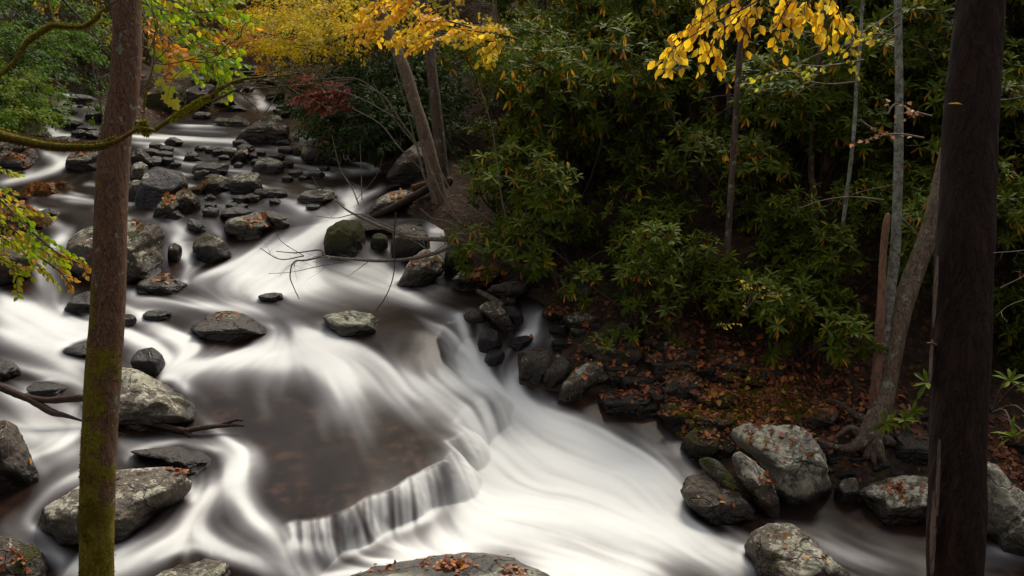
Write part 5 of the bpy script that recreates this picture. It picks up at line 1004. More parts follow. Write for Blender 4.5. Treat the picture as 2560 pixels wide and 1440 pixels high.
# ------------------------------------------------------------------ bare shrubs by the middle of the stream
DB = hit(1390, 690)
AB = [[(1400,700,DB,12),(1350,675,DB,12),(1300,668,DB-.1,11),(1250,648,DB-.2,11),(1195,625,DB-.3,9),(1150,602,DB-.35,7),(1090,598,DB-.4,6),(1030,595,DB-.4,5.5),(960,570,DB-.4,4.5),(905,545,DB-.4,3.5),(860,520,DB-.4,2.5),(820,480,DB-.4,1.4)],[(1140,610,DB-.4,5),(1090,632,DB-.5,5),(1020,648,DB-.55,4.5),(940,652,DB-.6,4),(860,646,DB-.6,3),(812,640,DB-.6,3),(800,625,DB-.6,2),(740,632,DB-.6,1.4),(690,628,DB-.6,1)],[(1260,650,DB-.2,5),(1200,600,DB-.2,4.5),(1150,555,DB-.2,4),(1112,500,DB-.2,3),(1080,430,DB-.2,2.4),(1060,380,DB-.2,1.6)],[(1240,560,DB,4),(1180,520,DB,3.5),(1130,480,DB,3),(1090,400,DB,2)],[(1300,670,DB,4),(1280,600,DB,4),(1262,530,DB,3.5),(1250,470,DB,3),(1240,380,DB,2.4),(1225,300,DB,2),(1195,200,DB,1.3)],[(1030,595,DB-.4,3),(960,560,DB-.45,2.4),(900,535,DB-.5,2),(840,545,DB-.5,1.4),(790,540,DB-.5,1)],[(1195,625,DB-.3,4),(1130,560,DB-.4,3),(1080,545,DB-.4,2),(1050,520,DB-.4,1.4)],[(870,652,DB-.6,2),(800,665,DB-.6,1.5),(730,680,DB-.6,1),(672,684,DB-.6,.8)]]
bare_branch('bare_shrub', 'leafless lichen-grey shrub arching over the stream from the dark bank', AB, 'twig', 'shrub', lv=2, dens=1.25, ln=.42, seed=1, part='branch')
bare_branch('bare_shrub', 'leafless sapling fanning pale twigs in front of the thicket', [[(1395,690,DB+.1,4),(1370,640,DB+.1,3.5),(1330,570,DB+.1,2.5),(1310,510,DB+.1,2)],[(1275,600,DB+.2,2.5),(1290,540,DB+.2,2),(1330,470,DB+.2,1.5),(1365,400,DB+.2,1)],[(1330,570,DB,2),(1290,520,DB,1.5),(1300,480,DB,1.2),(1380,455,DB,1)]], 'twig', 'shrub', lv=2, dens=.9, ln=.4, seed=2, part='branch')
DF = DL + 1
bare_branch('bare_shrub', 'tangle of pale leafless twigs left of the leaning grey tree', [[(1090,500,DL-.2,3),(1060,440,DL-.2,3),(1040,360,DL-.2,2.5),(1000,300,DL-.2,2),(960,240,DL-.2,1.5),(900,210,DL-.2,1.2)],[(1060,430,DL-.2,2),(1000,370,DL-.3,1.8),(950,310,DL-.3,1.4),(880,270,DL-.3,1)],[(1040,360,DL-.1,2),(1010,250,DL,1.6),(985,160,DL,1.3),(980,80,DL,1)],[(1000,300,DL,2),(900,245,DL,1.5),(840,225,DL,1.2),(770,205,DL,1)],[(960,240,DL,1.5),(900,200,DL,1.2),(850,195,DL,1),(760,200,DL,.8)],[(1045,370,DL,1.5),(980,290,DL,1.2),(930,200,DL,1)]], 'twig', 'shrub', lv=2, dens=1.3, ln=.7, seed=3, part='branch')
bare_branch('bare_shrub', 'thin upright leafless stems standing in the upper riffle', [[(900,520,14.6,1.6),(880,470,14.6,1.4),(850,420,14.6,1),(830,340,14.6,.7)],[(905,500,14.6,1.2),(903,430,14.6,1),(900,360,14.6,.8)],[(870,520,14.6,1.2),(800,470,14.6,1),(780,440,14.6,.7)],[(890,500,14.6,1.2),(940,440,14.6,1),(960,380,14.6,.7)]], 'twig', 'shrub', lv=2, dens=.9, ln=.45, seed=5, part='stem')
bare_branch('bare_twig', 'hanging dark twigs with curled ends over the white chute', [[(812,640,DB-.6,2.2),(770,650,DB-.62,2),(735,655,DB-.62,1.8),(725,690,DB-.62,1.5),(735,720,DB-.62,1.2),(748,748,DB-.62,.9)],[(760,640,DB-.6,1.6),(700,648,DB-.6,1.3),(650,620,DB-.6,1)],[(760,640,DB-.6,1.4),(700,600,DB-.6,1),(690,560,DB-.6,.8)]], 'twig_d', lv=2, dens=1.5, ln=.25, seed=6, droop=.1)
bare_branch('bare_twig', 'dark twig dangling vertically in front of the angular lichen boulder', [[(990,530,DB-.6,1.5),(985,600,DB-.6,1.5),(985,680,DB-.6,1.4),(965,740,DB-.6,1.2),(930,790,DB-.6,1)]], 'twig_d', lv=1, dens=.6, ln=.2, seed=7)
bare_branch('bare_twig', 'pale wiry twigs beside the lichen-covered stem', [[(2210,500,8.2,2),(2130,492,8.2,1.6),(2060,500,8.2,1.2),(2000,520,8.2,.9)],[(2250,540,8.2,1.6),(2290,580,8.2,1.3),(2320,620,8.2,1)],[(2240,460,8.2,1.4),(2150,480,8.2,1),(2100,500,8.2,.8)]], 'twig', lv=2, dens=1.2, ln=.22, seed=8)
bare_branch('bare_twig', 'thin drooping branch from the crooked sapling in the thicket', [[(2137,205,9.6,2),(2080,210,9.6,2),(2030,205,9.6,1.8),(1995,190,9.6,1.2)],[(2140,105,9.6,1.5),(2060,130,9.6,1.3),(1990,160,9.6,1)],[(2035,210,9.6,1.4),(1990,235,9.6,1)]], 'twig', lv=1, dens=.6, ln=.3, seed=9)
bare_branch('bare_twig', 'wiry budded twigs at the picture edge beside the dead snag', [[(2600,620,4.2,1.6),(2540,628,4.2,1.4),(2480,632,4.2,1.3),(2400,634,4.2,1)],[(2600,660,4.6,1.6),(2560,690,4.6,1.4),(2500,720,4.6,1)],[(2600,235,4.6,1.8),(2540,245,4.6,1.5),(2490,252,4.6,1)],[(2600,740,4.8,1.6),(2530,760,4.8,1.2),(2490,790,4.8,.8)]], 'twig', lv=1, dens=1.2, ln=.12, seed=10)
bare_branch('bare_shrub', 'brushy pile of grey twigs over the far cascade', [[(840,260,22,1.5),(760,240,22,1.4),(690,225,22,1.2),(620,215,22,1)],[(850,220,22,1.5),(780,215,22,1.4),(700,200,22,1.2),(600,190,22,1)],[(800,240,22,1.4),(740,200,22,1.2),(690,160,22,1),(660,130,22,.8)],[(720,230,22,1.2),(700,180,22,1),(720,140,22,.8)],[(850,180,22,1.4),(760,180,22,1.2),(660,170,22,1)]], 'twig', 'shrub', lv=2, dens=1.1, ln=1.1, seed=11, part='branch')

# ------------------------------------------------------------------ leafy boughs
dd = 4.1
ln = lambda L, d: [(u, v, d, r) for (u, v), r in zip(L, np.linspace(2.6, 1., len(L)))]
leafy('golden_branch', 'brilliant golden-yellow leaves hanging from the top edge before the dark thicket', [ln(s, dd + .12 * k % .35) for k, s in enumerate([[(1990,-70),(1880,10),(1780,60),(1700,110),(1655,150)],[(1930,-70),(1830,0),(1740,60),(1680,90)],[(1900,-50),(1840,40),(1790,90),(1770,140)],[(1950,-60),(1900,0),(1865,40),(1850,70)],[(2060,-70),(1990,-10),(1950,50),(1935,110)],[(2110,-70),(2080,-10),(2105,40),(2120,70)],[(2010,-60),(2020,10),(2050,45)],[(1980,-60),(1960,-10),(1985,40)],[(1860,-70),(1780,0),(1720,70),(1665,165)],[(2130,-70),(2060,-20),(2000,20)],[(1800,-60),(1760,20),(1745,120)]])], 'lf_yellow', 'twig_d', .055, n_twig=8, twig=.16, seed=1, wr=.70, droop=.6, step=.74, hang=.8)
leafy('golden_twig', 'lone pair of orange-yellow leaves at the tip of a thin twig by the crooked sapling', [ln([(2250,60),(2200,90),(2150,108)], dd)], 'lf_yellow', 'twig_d', .05, n_twig=0, seed=2, step=1.9)
leafy('lime_branch', 'lime-green and orange leaves fanning out beside the leaning trunk', [ln(s, 6.6 + .1 * (k % 4)) for k, s in enumerate([[(330,-60),(430,-20),(520,0),(600,35)],[(335,0),(430,30),(510,30),(580,20)],[(340,30),(420,60),(500,70),(545,85)],[(340,60),(420,90),(490,95),(545,115)],[(340,90),(420,115),(490,135),(540,150)],[(400,80),(460,120),(510,150),(540,185)],[(345,110),(390,130),(450,150)],[(330,-30),(400,10),(470,50)],[(420,-40),(480,-10),(560,-20)],[(470,100),(520,130),(560,150)]])], 'lf_lime', 'twig', .066, n_twig=9, twig=.32, seed=3, droop=.3, step=.55, hang=.6)
leafy('lime_branch', 'thin drooping string of lime leaves below the fan of lime leaves', [ln([(520,150),(545,190),(552,220),(560,250)], 6.6)], 'lf_lime', 'twig', .05, n_twig=2, twig=.12, seed=4, rspan=(.4, .9))
leafy('orange_branch', 'cluster of orange leaves tucked into the lime leaves by the trunk', [ln(s, 6.3) for s in [[(340,0),(365,50),(385,110)],[(345,60),(400,90),(440,120)],[(420,90),(450,120),(480,140)],[(400,70),(410,110),(430,150)]]], 'lf_orange', 'twig', .07, n_twig=4, twig=.15, seed=5, rspan=(.5, 1))
mp = thing('maple_spray', 'few large yellow-green maple leaves dangling over the far boulders', 'leaves', P(440, 190, 5.6)); g = Geo()
for k, (u, v, L, a) in enumerate([(412,215,.075,200),(432,205,.07,20),(425,228,.09,260),(415,248,.08,280),(430,262,.09,300),(405,190,.07,150),(445,195,.08,-20)]): g.leaves([P(u, v - 14, 5.6 + .03 * k)], [[math.cos(R(a)), -.25, math.sin(R(a))]], [[.15, -1, .45]], L, L * .95, [(.2, .8, .5, .1, .9, .4, .7)[k]], 'maple')
g.build('foliage', 'lf_maple', mp, P(440, 190, 5.6), smooth=False); g = Geo(); g.tube([P(470, 165, 5.6), P(440, 188, 5.6), P(425, 215, 5.65), P(420, 250, 5.7)], [.003, .002, .0015], 5, n=10); g.build('twig', 'twig_d', mp, P(440, 190, 5.6))
leafy('autumn_branch', 'yellow-green leafy bough turning orange, hanging at the picture edge over the big boulders', [ln(s, 6.0 + .12 * (k % 3)) for k, s in enumerate([[(-80,450),(0,500),(60,560),(120,610)],[(-80,500),(0,550),(80,610),(150,650)],[(-80,540),(0,590),(70,640),(120,690)],[(-80,600),(-10,640),(60,680)],[(-60,440),(0,490),(40,530)],[(20,560),(90,600),(160,640)]])], 'lf_lime', 'twig_d', .05, n_twig=9, twig=.26, seed=6, rspan=(.12, .8), step=.5)
leafy('orange_twig', 'twig of small orange leaves reaching across to the leaning trunk', [ln([(80,580),(140,630),(190,655),(228,670)], 5.8), ln([(110,650),(150,680),(180,718)], 5.8)], 'lf_orange', 'twig_d', .045, n_twig=3, twig=.14, seed=7, rspan=(.5, 1))
leafy('autumn_branch', 'small tuft of yellow-green leaves at the picture edge by the leafy islet', [ln([(-60,400),(0,420),(30,432)], 5.5), ln([(-60,300),(-10,318),(10,335)], 5.5), ln([(-60,455),(-10,468),(8,470)], 5.5)], 'lf_lime', 'twig_d', .045, n_twig=3, twig=.12, seed=8, rspan=(.1, .8))
leafy('sunny_bough', 'flat sunny yellow bough spread in front of the two leaning trunks', [ln(s, 12.2 + .2 * (k % 3)) for k, s in enumerate([[(1300,100),(1240,85),(1160,75),(1080,60),(1010,75)],[(1290,70),(1220,65),(1150,60)],[(1280,110),(1200,100),(1100,90),(1000,105)],[(1180,70),(1110,50),(1060,45)],[(1150,80),(1080,95),(1040,115)],[(1100,70),(1040,80),(985,100)],[(1270,90),(1250,105),(1230,125)]])], 'lf_yellow2', 'twig_d', .105, n_twig=8, twig=.5, seed=9, droop=.25, step=.42, hang=.45)
leafy('sunny_bough', 'orange-yellow bough hanging from the top edge over the leaning grey tree', [ln(s, 12.6) for s in [[(1080,-40),(1010,0),(950,30),(900,70)],[(1060,-40),(1000,20),(950,60),(920,100)],[(1010,-40),(960,-5),(910,20)],[(1040,10),(980,40),(950,75)]]], 'lf_yellow2', 'twig_d', .10, n_twig=7, twig=.5, seed=10, rspan=(0, .6), step=.45)
leafy('rust_shrub', 'rust-red leafy shrub drooping to the water at the far right bank', [ln(s, 16.5) for s in [[(880,200),(820,205),(770,215)],[(890,230),(830,225),(780,235),(725,250)],[(900,260),(860,262),(800,262)],[(880,215),(810,235),(750,250)],[(880,240),(840,240),(790,245)],[(800,190),(760,195)]]], 'lf_red', 'twig_d', .085, n_twig=12, twig=.42, seed=11, cat='shrub', step=.35)
leafy('maple_sapling', 'salmon-pink maple leaves around the lichen-covered stem', [ln(s, 8.0) for s in [[(2330,290),(2280,280),(2240,290)],[(2310,345),(2250,335),(2200,340),(2170,350)],[(2220,285),(2240,260),(2290,280)],[(2150,300),(2180,320),(2220,335)]]], 'lf_pink', 'twig', .045, n_twig=3, twig=.2, seed=12, tmpl='maple', wr=1, step=1.3, flat=.8)
leafy('yellow_sapling', 'sparse lime-yellow leaves around the crooked sapling top', [ln(s, 9.0) for s in [[(2250,20),(2190,60),(2130,90)],[(2240,90),(2190,85),(2140,100)],[(2140,100),(2120,130)],[(2040,190),(1960,180),(1890,200)],[(2160,150),(2060,165),(1990,160)]]], 'lf_olive', 'twig', .07, n_twig=4, twig=.35, seed=13, rspan=(.4, .9), step=1.3, flat=.9)
leafy('yellow_sapling', 'little yellow-leaved sprig in the dark gap of the thicket', [ln(s, 9.0) for s in [[(1860,780),(1900,740),(1950,735)],[(1870,760),(1880,720),(1860,700)],[(1790,815),(1830,810)]]], 'lf_olive', 'twig_d', .04, n_twig=4, twig=.15, seed=14, rspan=(.1, .6), step=.9, flat=.9)
# ------------------------------------------------------------------ canopy trees and shrubs up the valley
def crown(g, cs, rng, L=.1, per=34, tm='dia', mi=0, rs_=(0, 1)):
    """cs: (centre, rx, ry, rz, number of sprays)"""
    for c, rx, ry, rz, n in cs:
        d = norm(rng.normal(0, 1, (n, 3))); p = np.asarray(c) + d * rng.uniform(.35, 1, (n, 1)) ** .6 * np.array([rx, ry, rz]); ax = norm(d * [1, 1, .1] + rng.normal(0, .3, (n, 3)) * [1, 1, .2] + [0, 0, -.12]); sd = norm(np.cross(ax, [0, 0, 1.])); upv = np.cross(sd, ax)
        t = rng.uniform(-.2, 1, (n, per)); w = rng.uniform(-1, 1, (n, per)); ll = rng.uniform(.5, .95, (n, 1)) * min(1.2, rx * .7)
        q = p[:, None] + ax[:, None] * (t * ll)[..., None] + sd[:, None] * (w * .36 * ll * (1.1 - np.abs(t)))[..., None] + upv[:, None] * rng.normal(0, .035, (n, per))[..., None] - np.array([0, 0, 1]) * (.16 * t * t * ll)[..., None]
        dr = ax[:, None] * .6 + sd[:, None] * np.sign(w)[..., None] * .6 + rng.normal(0, .3, (n, per, 3)) + [0, 0, -.35]; nm = upv[:, None] + rng.normal(0, .4, (n, per, 3)); Lk = L * rng.uniform(.6, 1.2, n * per)
        rr = np.clip(np.repeat(rng.uniform(*rs_, n), per) * .65 + rng.uniform(*rs_, n * per) * .35, 0, 1)
        g.leaves(q.reshape(-1, 3), dr.reshape(-1, 3), nm.reshape(-1, 3), Lk, Lk * .62, rr, tm, mi)
def ctree(label, base, cs, leafm, barkm, r=.12, L=.1, seed=0, per=34, name='canopy_tree', cat='tree', rs_=(0, 1), group=None):
    """base (u,v,d or None); cs: (u,v,d,rx,rz,n)"""
    rng = np.random.default_rng(seed + 300); b = P(base[0], base[1], base[2]) if base[2] else P(base[0], base[1], hit(base[0], base[1], ZG)); b[2] = gz1(b[0], b[1]) - .1
    C = [(P(u, v, d), rx, rx * .8, rz, n) for u, v, d, rx, rz, n in cs]; t = thing(name, label, cat, b, group); g = Geo(); crown(g, C, rng, L, per, 'dia', 0, rs_); g.build('crown', leafm, t, b, smooth=False)
    g = Geo(); top = np.mean([c[0] for c in C], 0); hgt = max(3.5, top[2] - b[2] + 2.0); tr = np.array([b, b + [rng.normal(0, .1), 0, hgt * .4], b + [rng.normal(0, .25), rng.normal(0, .2), hgt]]); g.tube(tr, [r, r * .85, r * .55], 10, n=24, wob=.08, seed=seed)
    sp = smooth_path(tr, 30)
    for c, rx, ry, rz, n in C:
        for _ in range(max(3, n // 8)):
            e = c + norm(rng.normal(0, 1, 3)) * np.array([rx, ry, rz]) * .7; k = int(np.clip((e[2] - b[2] - .4) / hgt, .12, .95) * 29); g.tube([sp[k], (sp[k] + e) / 2 + [0, 0, .15], e], [r * .3, r * .16, .008], 5, n=8, cap=False)
    g.build('trunk', barkm, t, b, mz=lambda v: np.zeros(len(v))); return t
ctree('olive-yellow tree leaning out from the right bank over the far stream', (900,230,None), [(790,40,22,1.9,1.0,70),(720,90,22,1.3,.5,36),(860,60,20,1.3,.9,40),(780,110,20,.9,.35,22),(690,30,24,1.5,.9,40)], 'lf_olive', 'bark_b', .13, .10, 1, rs_=(.15, .85))
ctree('bright yellow-green tree hanging from the top edge upstream of the leaning trunks', (940,160,None), [(880,10,17,1.2,.7,46),(800,10,18,1.0,.6,36),(760,90,17.5,.5,.3,12),(900,70,17,.5,.35,12)], 'lf_yellow2', 'bark_g', .10, .085, 2, rs_=(.4, 1))
ctree('orange-leaved tree low over the far left bank', (560,180,None), [(630,100,27,1.3,.35,40),(600,105,26,.8,.25,16),(660,60,28,1.2,.5,30)], 'lf_orange', 'bark_b', .10, .10, 3)
ctree('tall orange-yellow tree beyond the head of the stream', (650,60,36), [(640,15,34,2.4,1.1,80),(560,20,36,2.0,1.1,56),(720,70,36,1.6,.7,36)], 'lf_yellow2', 'bark_b', .16, .13, 4, rs_=(0, .5))
ctree('golden shrub hanging low over the far log jam', (720,150,None), [(670,145,28,.7,.5,20),(690,120,28,.8,.4,16)], 'lf_olive', 'bark_b', .05, .10, 5, name='canopy_shrub', cat='shrub', rs_=(0, .4))
k = 0
labs = ['mid-green tree with layered boughs in the upper corner','dark hemlock-like tree behind the upper mossy limb','olive-green tree filling the gap beside the leaning trunk','dull green tree high on the far left slope','brown-green tree at the top edge beyond the lime leaves','dark evergreen at the very corner of the picture','thin green tree above the side channel','distant green tree over the head of the side channel']
for (b, cs, m_) in [((20,230,None),[(50,60,19,1.6,1.0,60),(10,130,18,1.2,.8,40),(120,120,19,1.0,.4,24)],'lf_green'),((150,190,None),[(150,60,24,1.6,.9,50),(190,130,24,1.2,.7,36),(230,170,23,.9,.5,20)],'lf_dkgreen'),((240,190,None),[(240,40,26,1.6,1.2,50),(270,110,26,1.0,.9,30)],'lf_olive'),((90,120,None),[(90,10,30,2.4,1.0,60),(0,20,28,2.,1.,40)],'lf_green'),((480,130,None),[(480,60,33,2.4,1.4,70),(420,120,31,1.6,.9,40),(540,110,33,1.3,.8,30)],'lf_olive'),((-80,260,None),[(-40,180,16,1.2,1.2,44),(-60,60,17,1.4,1.3,44)],'lf_dkgreen'),((190,200,None),[(190,190,25,1.0,.5,22),(120,190,24,1.0,.5,22)],'lf_green'),((300,170,None),[(330,130,30,1.6,1.1,40),(370,70,32,1.8,1.1,44)],'lf_dkgreen')]:
    ctree(labs[k], b, cs, m_, 'bark_b', .11, .11, 20 + k, rs_=(.0, .8)); k += 1
ctree('fresh green broad-leaved shrub at the mouth of the side channel', (60,320,None), [(50,220,15.5,.7,.35,26),(30,270,15,.65,.3,26),(70,290,14.8,.5,.16,20),(90,235,15.5,.5,.25,16),(20,190,16,.7,.3,18)], 'lf_green', 'twig', .03, .085, 40, per=40, name='green_shrub', cat='shrub', rs_=(.4, 1))
ctree('small green shrub sprouting on the island behind the leaning trunk', (262,300,None), [(265,300,17,.25,.15,10),(258,245,20,.35,.4,14)], 'lf_green', 'twig', .02, .07, 41, name='green_shrub', cat='shrub')
ctree('dark green laurel drooping into the water by the mouth of the dark pool', (930,330,None), [(920,230,18.5,1.3,1.0,70),(880,320,18,.9,.7,50),(960,340,17,.7,.5,36),(830,190,21,1.2,.8,40),(850,270,20,.7,.6,30),(990,200,18,1.,1.,44)], 'lf_dkgreen', 'bark_b', .06, .11, 42, per=46, name='laurel_shrub', cat='shrub')
ctree('dark laurel overhanging the pool behind the leaning grey tree', (1010,330,None), [(1010,300,16.5,.9,.6,44),(1040,220,17,.9,.7,40),(1000,110,19,1.3,.9,50),(1150,180,17,1.2,.8,50)], 'lf_dkgreen', 'bark_b', .06, .11, 43, per=46, name='laurel_shrub', cat='shrub')
# woods on the slopes beyond: trunks one can tell apart, crowns of mixed colour
VAR = []
for i, (m_, n) in enumerate([('lf_olive', 60), ('lf_dkgreen', 70), ('lf_orange', 50), ('lf_green', 64), ('lf_yellow2', 56)]):
    rng = np.random.default_rng(600 + i); t = thing('forest_tree', 'x x x x', 'tree'); g = Geo(); crown(g, [((rng.normal(0, .6), rng.normal(0, .6), z), 1.9 - .12 * z, 1.9 - .12 * z, .9, n // 3) for z in (2.2, 4.2, 6.2)], rng, .14, 40); g.build('crown', m_, t, smooth=False)
    g = Geo(); tr = np.array([(0, 0, -.3), (rng.normal(0, .15), 0, 3), (rng.normal(0, .4), 0, 9)]); g.tube(tr, [.15, .12, .07], 9, n=18, wob=.08); sp = smooth_path(tr, 20)
    for _ in range(16): kk_ = rng.integers(5, 17); g.tube([sp[kk_], sp[kk_] + norm(rng.normal(0, 1, 3) * [1, 1, .25]) * rng.uniform(.8, 1.7)], [.035, .008], 4, n=4, cap=False)
    g.build('trunk', 'bark_b', t, mz=lambda v: np.zeros(len(v))); VAR.append((t, [c for c in COL.objects if c.parent == t]))
rf = np.random.default_rng(77); used_ = [0] * 5; nn_ = 0
for _ in range(900):
    u = rf.uniform(-150, 1350); d = rf.uniform(19, 52); x = (u - 1280) / F * d; y = d / CPI; z_, dk_ = zground(np.array([x]), np.array([y])); z_, dk_ = float(z_[0]), float(dk_[0])
    if dk_ < 1.2 or z_ > 9 or (x > .08 * y - 1.2 and y < 30) or (y < 27 and 240 < u < 700): continue
    if any((x - a) ** 2 + (y - b) ** 2 < 5.2 for a, b in PLACED): continue
    PLACED.append((x, y)); i = int(rf.choice([0, 1, 3, 2, 4], p=[.28, .27, .22, .1, .13])); 
    if x < -8: i = int(rf.choice([1, 3, 0]))
    t, kids = VAR[i]; o = t if used_[i] == 0 else dup(t, kids); used_[i] += 1
    o.location = (x, y, z_); o.rotation_euler = (R(rf.normal(0, 3)), R(rf.normal(0, 3)), rf.uniform(0, 6.28)); s_ = rf.uniform(.8, 1.3); o.scale = (s_, s_, s_)
    o['label'] = ['olive-yellow tree among the distant woods beyond the stream','dark green tree among the distant woods beyond the stream','orange autumn tree among the distant woods beyond the stream','fresh green tree among the distant woods beyond the stream','yellow autumn tree among the distant woods beyond the stream'][i]; o['group'] = ['distant olive trees','distant dark green trees','distant orange trees','distant green trees','distant yellow trees'][i]
    nn_ += 1
    if nn_ > 85: break
print('forest', nn_)
for protos, cnt in (([v[0] for v in VAR], used_), (SH, SHN)):
    for o_, c_ in zip(protos, cnt):
        if c_ == 0:
            for ch in [k for k in COL.objects if k.parent == o_]: bpy.data.objects.remove(ch)
            bpy.data.objects.remove(o_)
# thin bare trunks on the right slope top
# ------------------------------------------------------------------ leaf litter, tufts, moss
vs_, fs_, off_ = [], [], 0
gk = (GY > 4) & (np.abs(GA) < R(46)) & (GL < math.log(30)); fg = grid_faces(len(grl), len(gth), (gk[:-1, :-1] & gk[1:, 1:])); gv = np.stack([GX, GY, GZ], -1).reshape(-1, 3)
ug = np.unique(fg); rm = np.full(len(gv), -1); rm[ug] = np.arange(len(ug)); vs_.append(gv[ug]); fq = rm[fg]; fs_ += [tuple(x) for x in fq.tolist()]; off_ = len(ug)
for v, f in ROCKS: vs_.append(v); fs_ += [tuple(x) for x in (f + off_).tolist()]; off_ += len(v)
BV = BVHTree.FromPolygons(np.concatenate(vs_).tolist(), fs_)
LP, LN, LR = [], [], []
def drop(u, v, rad, n, rr=(0, 1), seed=0, squash=1.):
    rng = np.random.default_rng(seed + 1234); r0 = ray(float(u), float(v)); h = BV.ray_cast(Vector((0, 0, CZ)), Vector(r0))[0]
    if h is None: return
    for _ in range(n):
        x = h.x + rng.normal(0, rad); y = h.y + rng.normal(0, rad * squash); q, nm, _i, _d = BV.ray_cast(Vector((x, y, h.z + 1.2)), Vector((0, 0, -1)))
        if q is None or nm.z < .25: continue
        if q.z < lookup(ZW, np.array([x]), np.array([y]))[0] + .015: continue
        LP.append((q.x, q.y, q.z + rng.uniform(.004, .016))); LN.append(tuple(np.array(nm) + rng.normal(0, .42, 3))); LR.append(rr[0] + (rr[1] - rr[0]) * rng.random() ** 1.7)
drops = [(1900,1000,.45,520,(0,1)),(1800,990,.4,380,(0,1)),(2000,1040,.3,240,(.1,1)),(1950,960,.5,300,(0,.8)),(1760,1040,.25,120,(.2,1)),(2100,980,.4,220,(0,.7)),(1700,930,.5,150,(0,.8)),(1850,900,.6,260,(0,.7)),(2000,880,.6,240,(0,.6)),(1550,900,.4,90,(.2,.9)),(1950,1130,.22,34,(.2,1)),(1870,1115,.04,26,(.1,.9)),(1895,1160,.035,26,(.1,.9)),(1920,1200,.03,18,(.2,1)),(2240,1222,.06,44,(.2,.9)),(2300,1235,.07,10,(.2,1)),(2000,1370,.12,9,(.7,1)),(1950,1350,.1,5,(.6,1)),(1130,1415,.06,110,(.1,.9)),(1290,1430,.06,40,(.1,.9)),(1060,1410,.12,26,(.1,.9)),(950,1430,.12,22,(.1,.8)),(1200,1400,.15,18,(.2,.9)),(455,1180,.04,26,(.1,.6)),(350,1215,.2,7,(.5,1)),(40,1130,.12,8,(.4,.9)),(50,1400,.06,24,(.3,.8)),(1200,690,.09,110,(.4,.95)),(1220,675,.1,90,(.4,.9)),(1060,650,.07,22,(.5,.95)),(400,700,.12,22,(.4,.9)),(540,790,.06,12,(.3,.8)),(640,555,.14,26,(.5,1)),(430,505,.1,26,(.5,1)),(330,560,.25,18,(.5,1)),(830,370,.25,60,(.4,.9)),(600,383,.2,10,(.5,1)),(40,395,.35,220,(.2,.9)),(190,385,.2,60,(.4,.9)),(100,482,.3,260,(.4,1)),(60,560,.15,90,(.4,1)),(1000,492,.1,30,(.5,1)),(1380,780,.2,60,(.3,.9)),(1450,930,.3,40,(.3,.9)),(1600,950,.35,110,(.2,.9)),(1700,970,.3,90,(.2,.9)),(2520,1180,.2,200,(0,.7)),(2560,1130,.25,160,(0,.7)),(390,290,.8,220,(.2,.9)),(250,330,.6,110,(.3,.9)),(180,200,1.,200,(.3,.9)),(600,190,1.2,160,(.2,.8)),(1480,905,.15,16,(.4,.9)),(500,365,.2,8,(.5,1)),(520,260,.6,40,(.3,.8)),(1660,1260,.1,6,(.5,1)),(1800,1240,.12,7,(.5,1)),(2050,900,.7,200,(0,.6)),(1750,850,.6,140,(0,.7)),(2200,1010,.3,120,(.1,.7)),(1400,740,.3,60,(.2,.8))]
for k, (u, v, r, n, rr) in enumerate(drops): drop(u, v, r, n, rr, k)
rng = np.random.default_rng(3); n = len(LP); LP, LN, LR = np.array(LP), norm(np.array(LN)), np.array(LR); dr = norm(np.cross(LN, rng.normal(0, 1, (n, 3)))); dist = np.linalg.norm(LP - [0, 0, CZ], axis=1); Lk = rng.uniform(.028, .078, n) * np.clip(dist / 9, .9, 1.7)
g = Geo(); sel = rng.random(n) < .4; g.leaves(LP[sel], dr[sel], LN[sel], Lk[sel], Lk[sel] * .95, LR[sel], 'maple'); g.leaves(LP[~sel], dr[~sel], LN[~sel], Lk[~sel], Lk[~sel] * .6, LR[~sel], 'ovate')
tag(g.build('fallen_leaves', 'lf_fallen', smooth=False), 'scattered red and orange fallen leaves lying on the rocks and banks', 'leaves', kind='stuff')
print('leaves', n)
# moss cushions on the leafy bank, grass tufts on the islet
def tufts(name, label, cat, spots, mat, L, seed, w=.25, up=1.):
    rng = np.random.default_rng(seed); pos, nmv = [], []
    for u, v, rad, n in spots:
        h = BV.ray_cast(Vector((0, 0, CZ)), Vector(ray(float(u), float(v))))[0]
        if h is None: continue
        for _ in range(n):
            x, y = h.x + rng.normal(0, rad), h.y + rng.normal(0, rad); q, nm, _i, _d = BV.ray_cast(Vector((x, y, h.z + 1)), Vector((0, 0, -1)))
            if q is not None and q.z > lookup(ZW, np.array([x]), np.array([y]))[0] - .02: pos.append(tuple(q)); nmv.append(tuple(nm))
    pos = np.array(pos); nmv = np.array(nmv); n = len(pos); d = norm(nmv * up + rng.normal(0, .55, (n, 3))); g = Geo(); g.leaves(pos - d * L * .1, d, norm(rng.normal(0, 1, (n, 3))), L * rng.uniform(.4, 1.2, n), L * w, rng.random(n), 'dia'); o = g.build(name, mat, smooth=False); tag(o, label, cat, kind='stuff')
tufts('moss_cover', 'green-gold moss cushions among the fallen leaves of the bank', 'moss', [(1860,975,.10,2600),(1930,1000,.12,2200),(1790,1010,.12,1600),(2000,1015,.12,1400),(1720,1050,.1,1200),(1830,1040,.1,1400),(1880,1035,.12,900),(1960,985,.08,900),(340,705,.05,0)], 'moss_tuft', .022, 1, .5, .9)
TR = LT
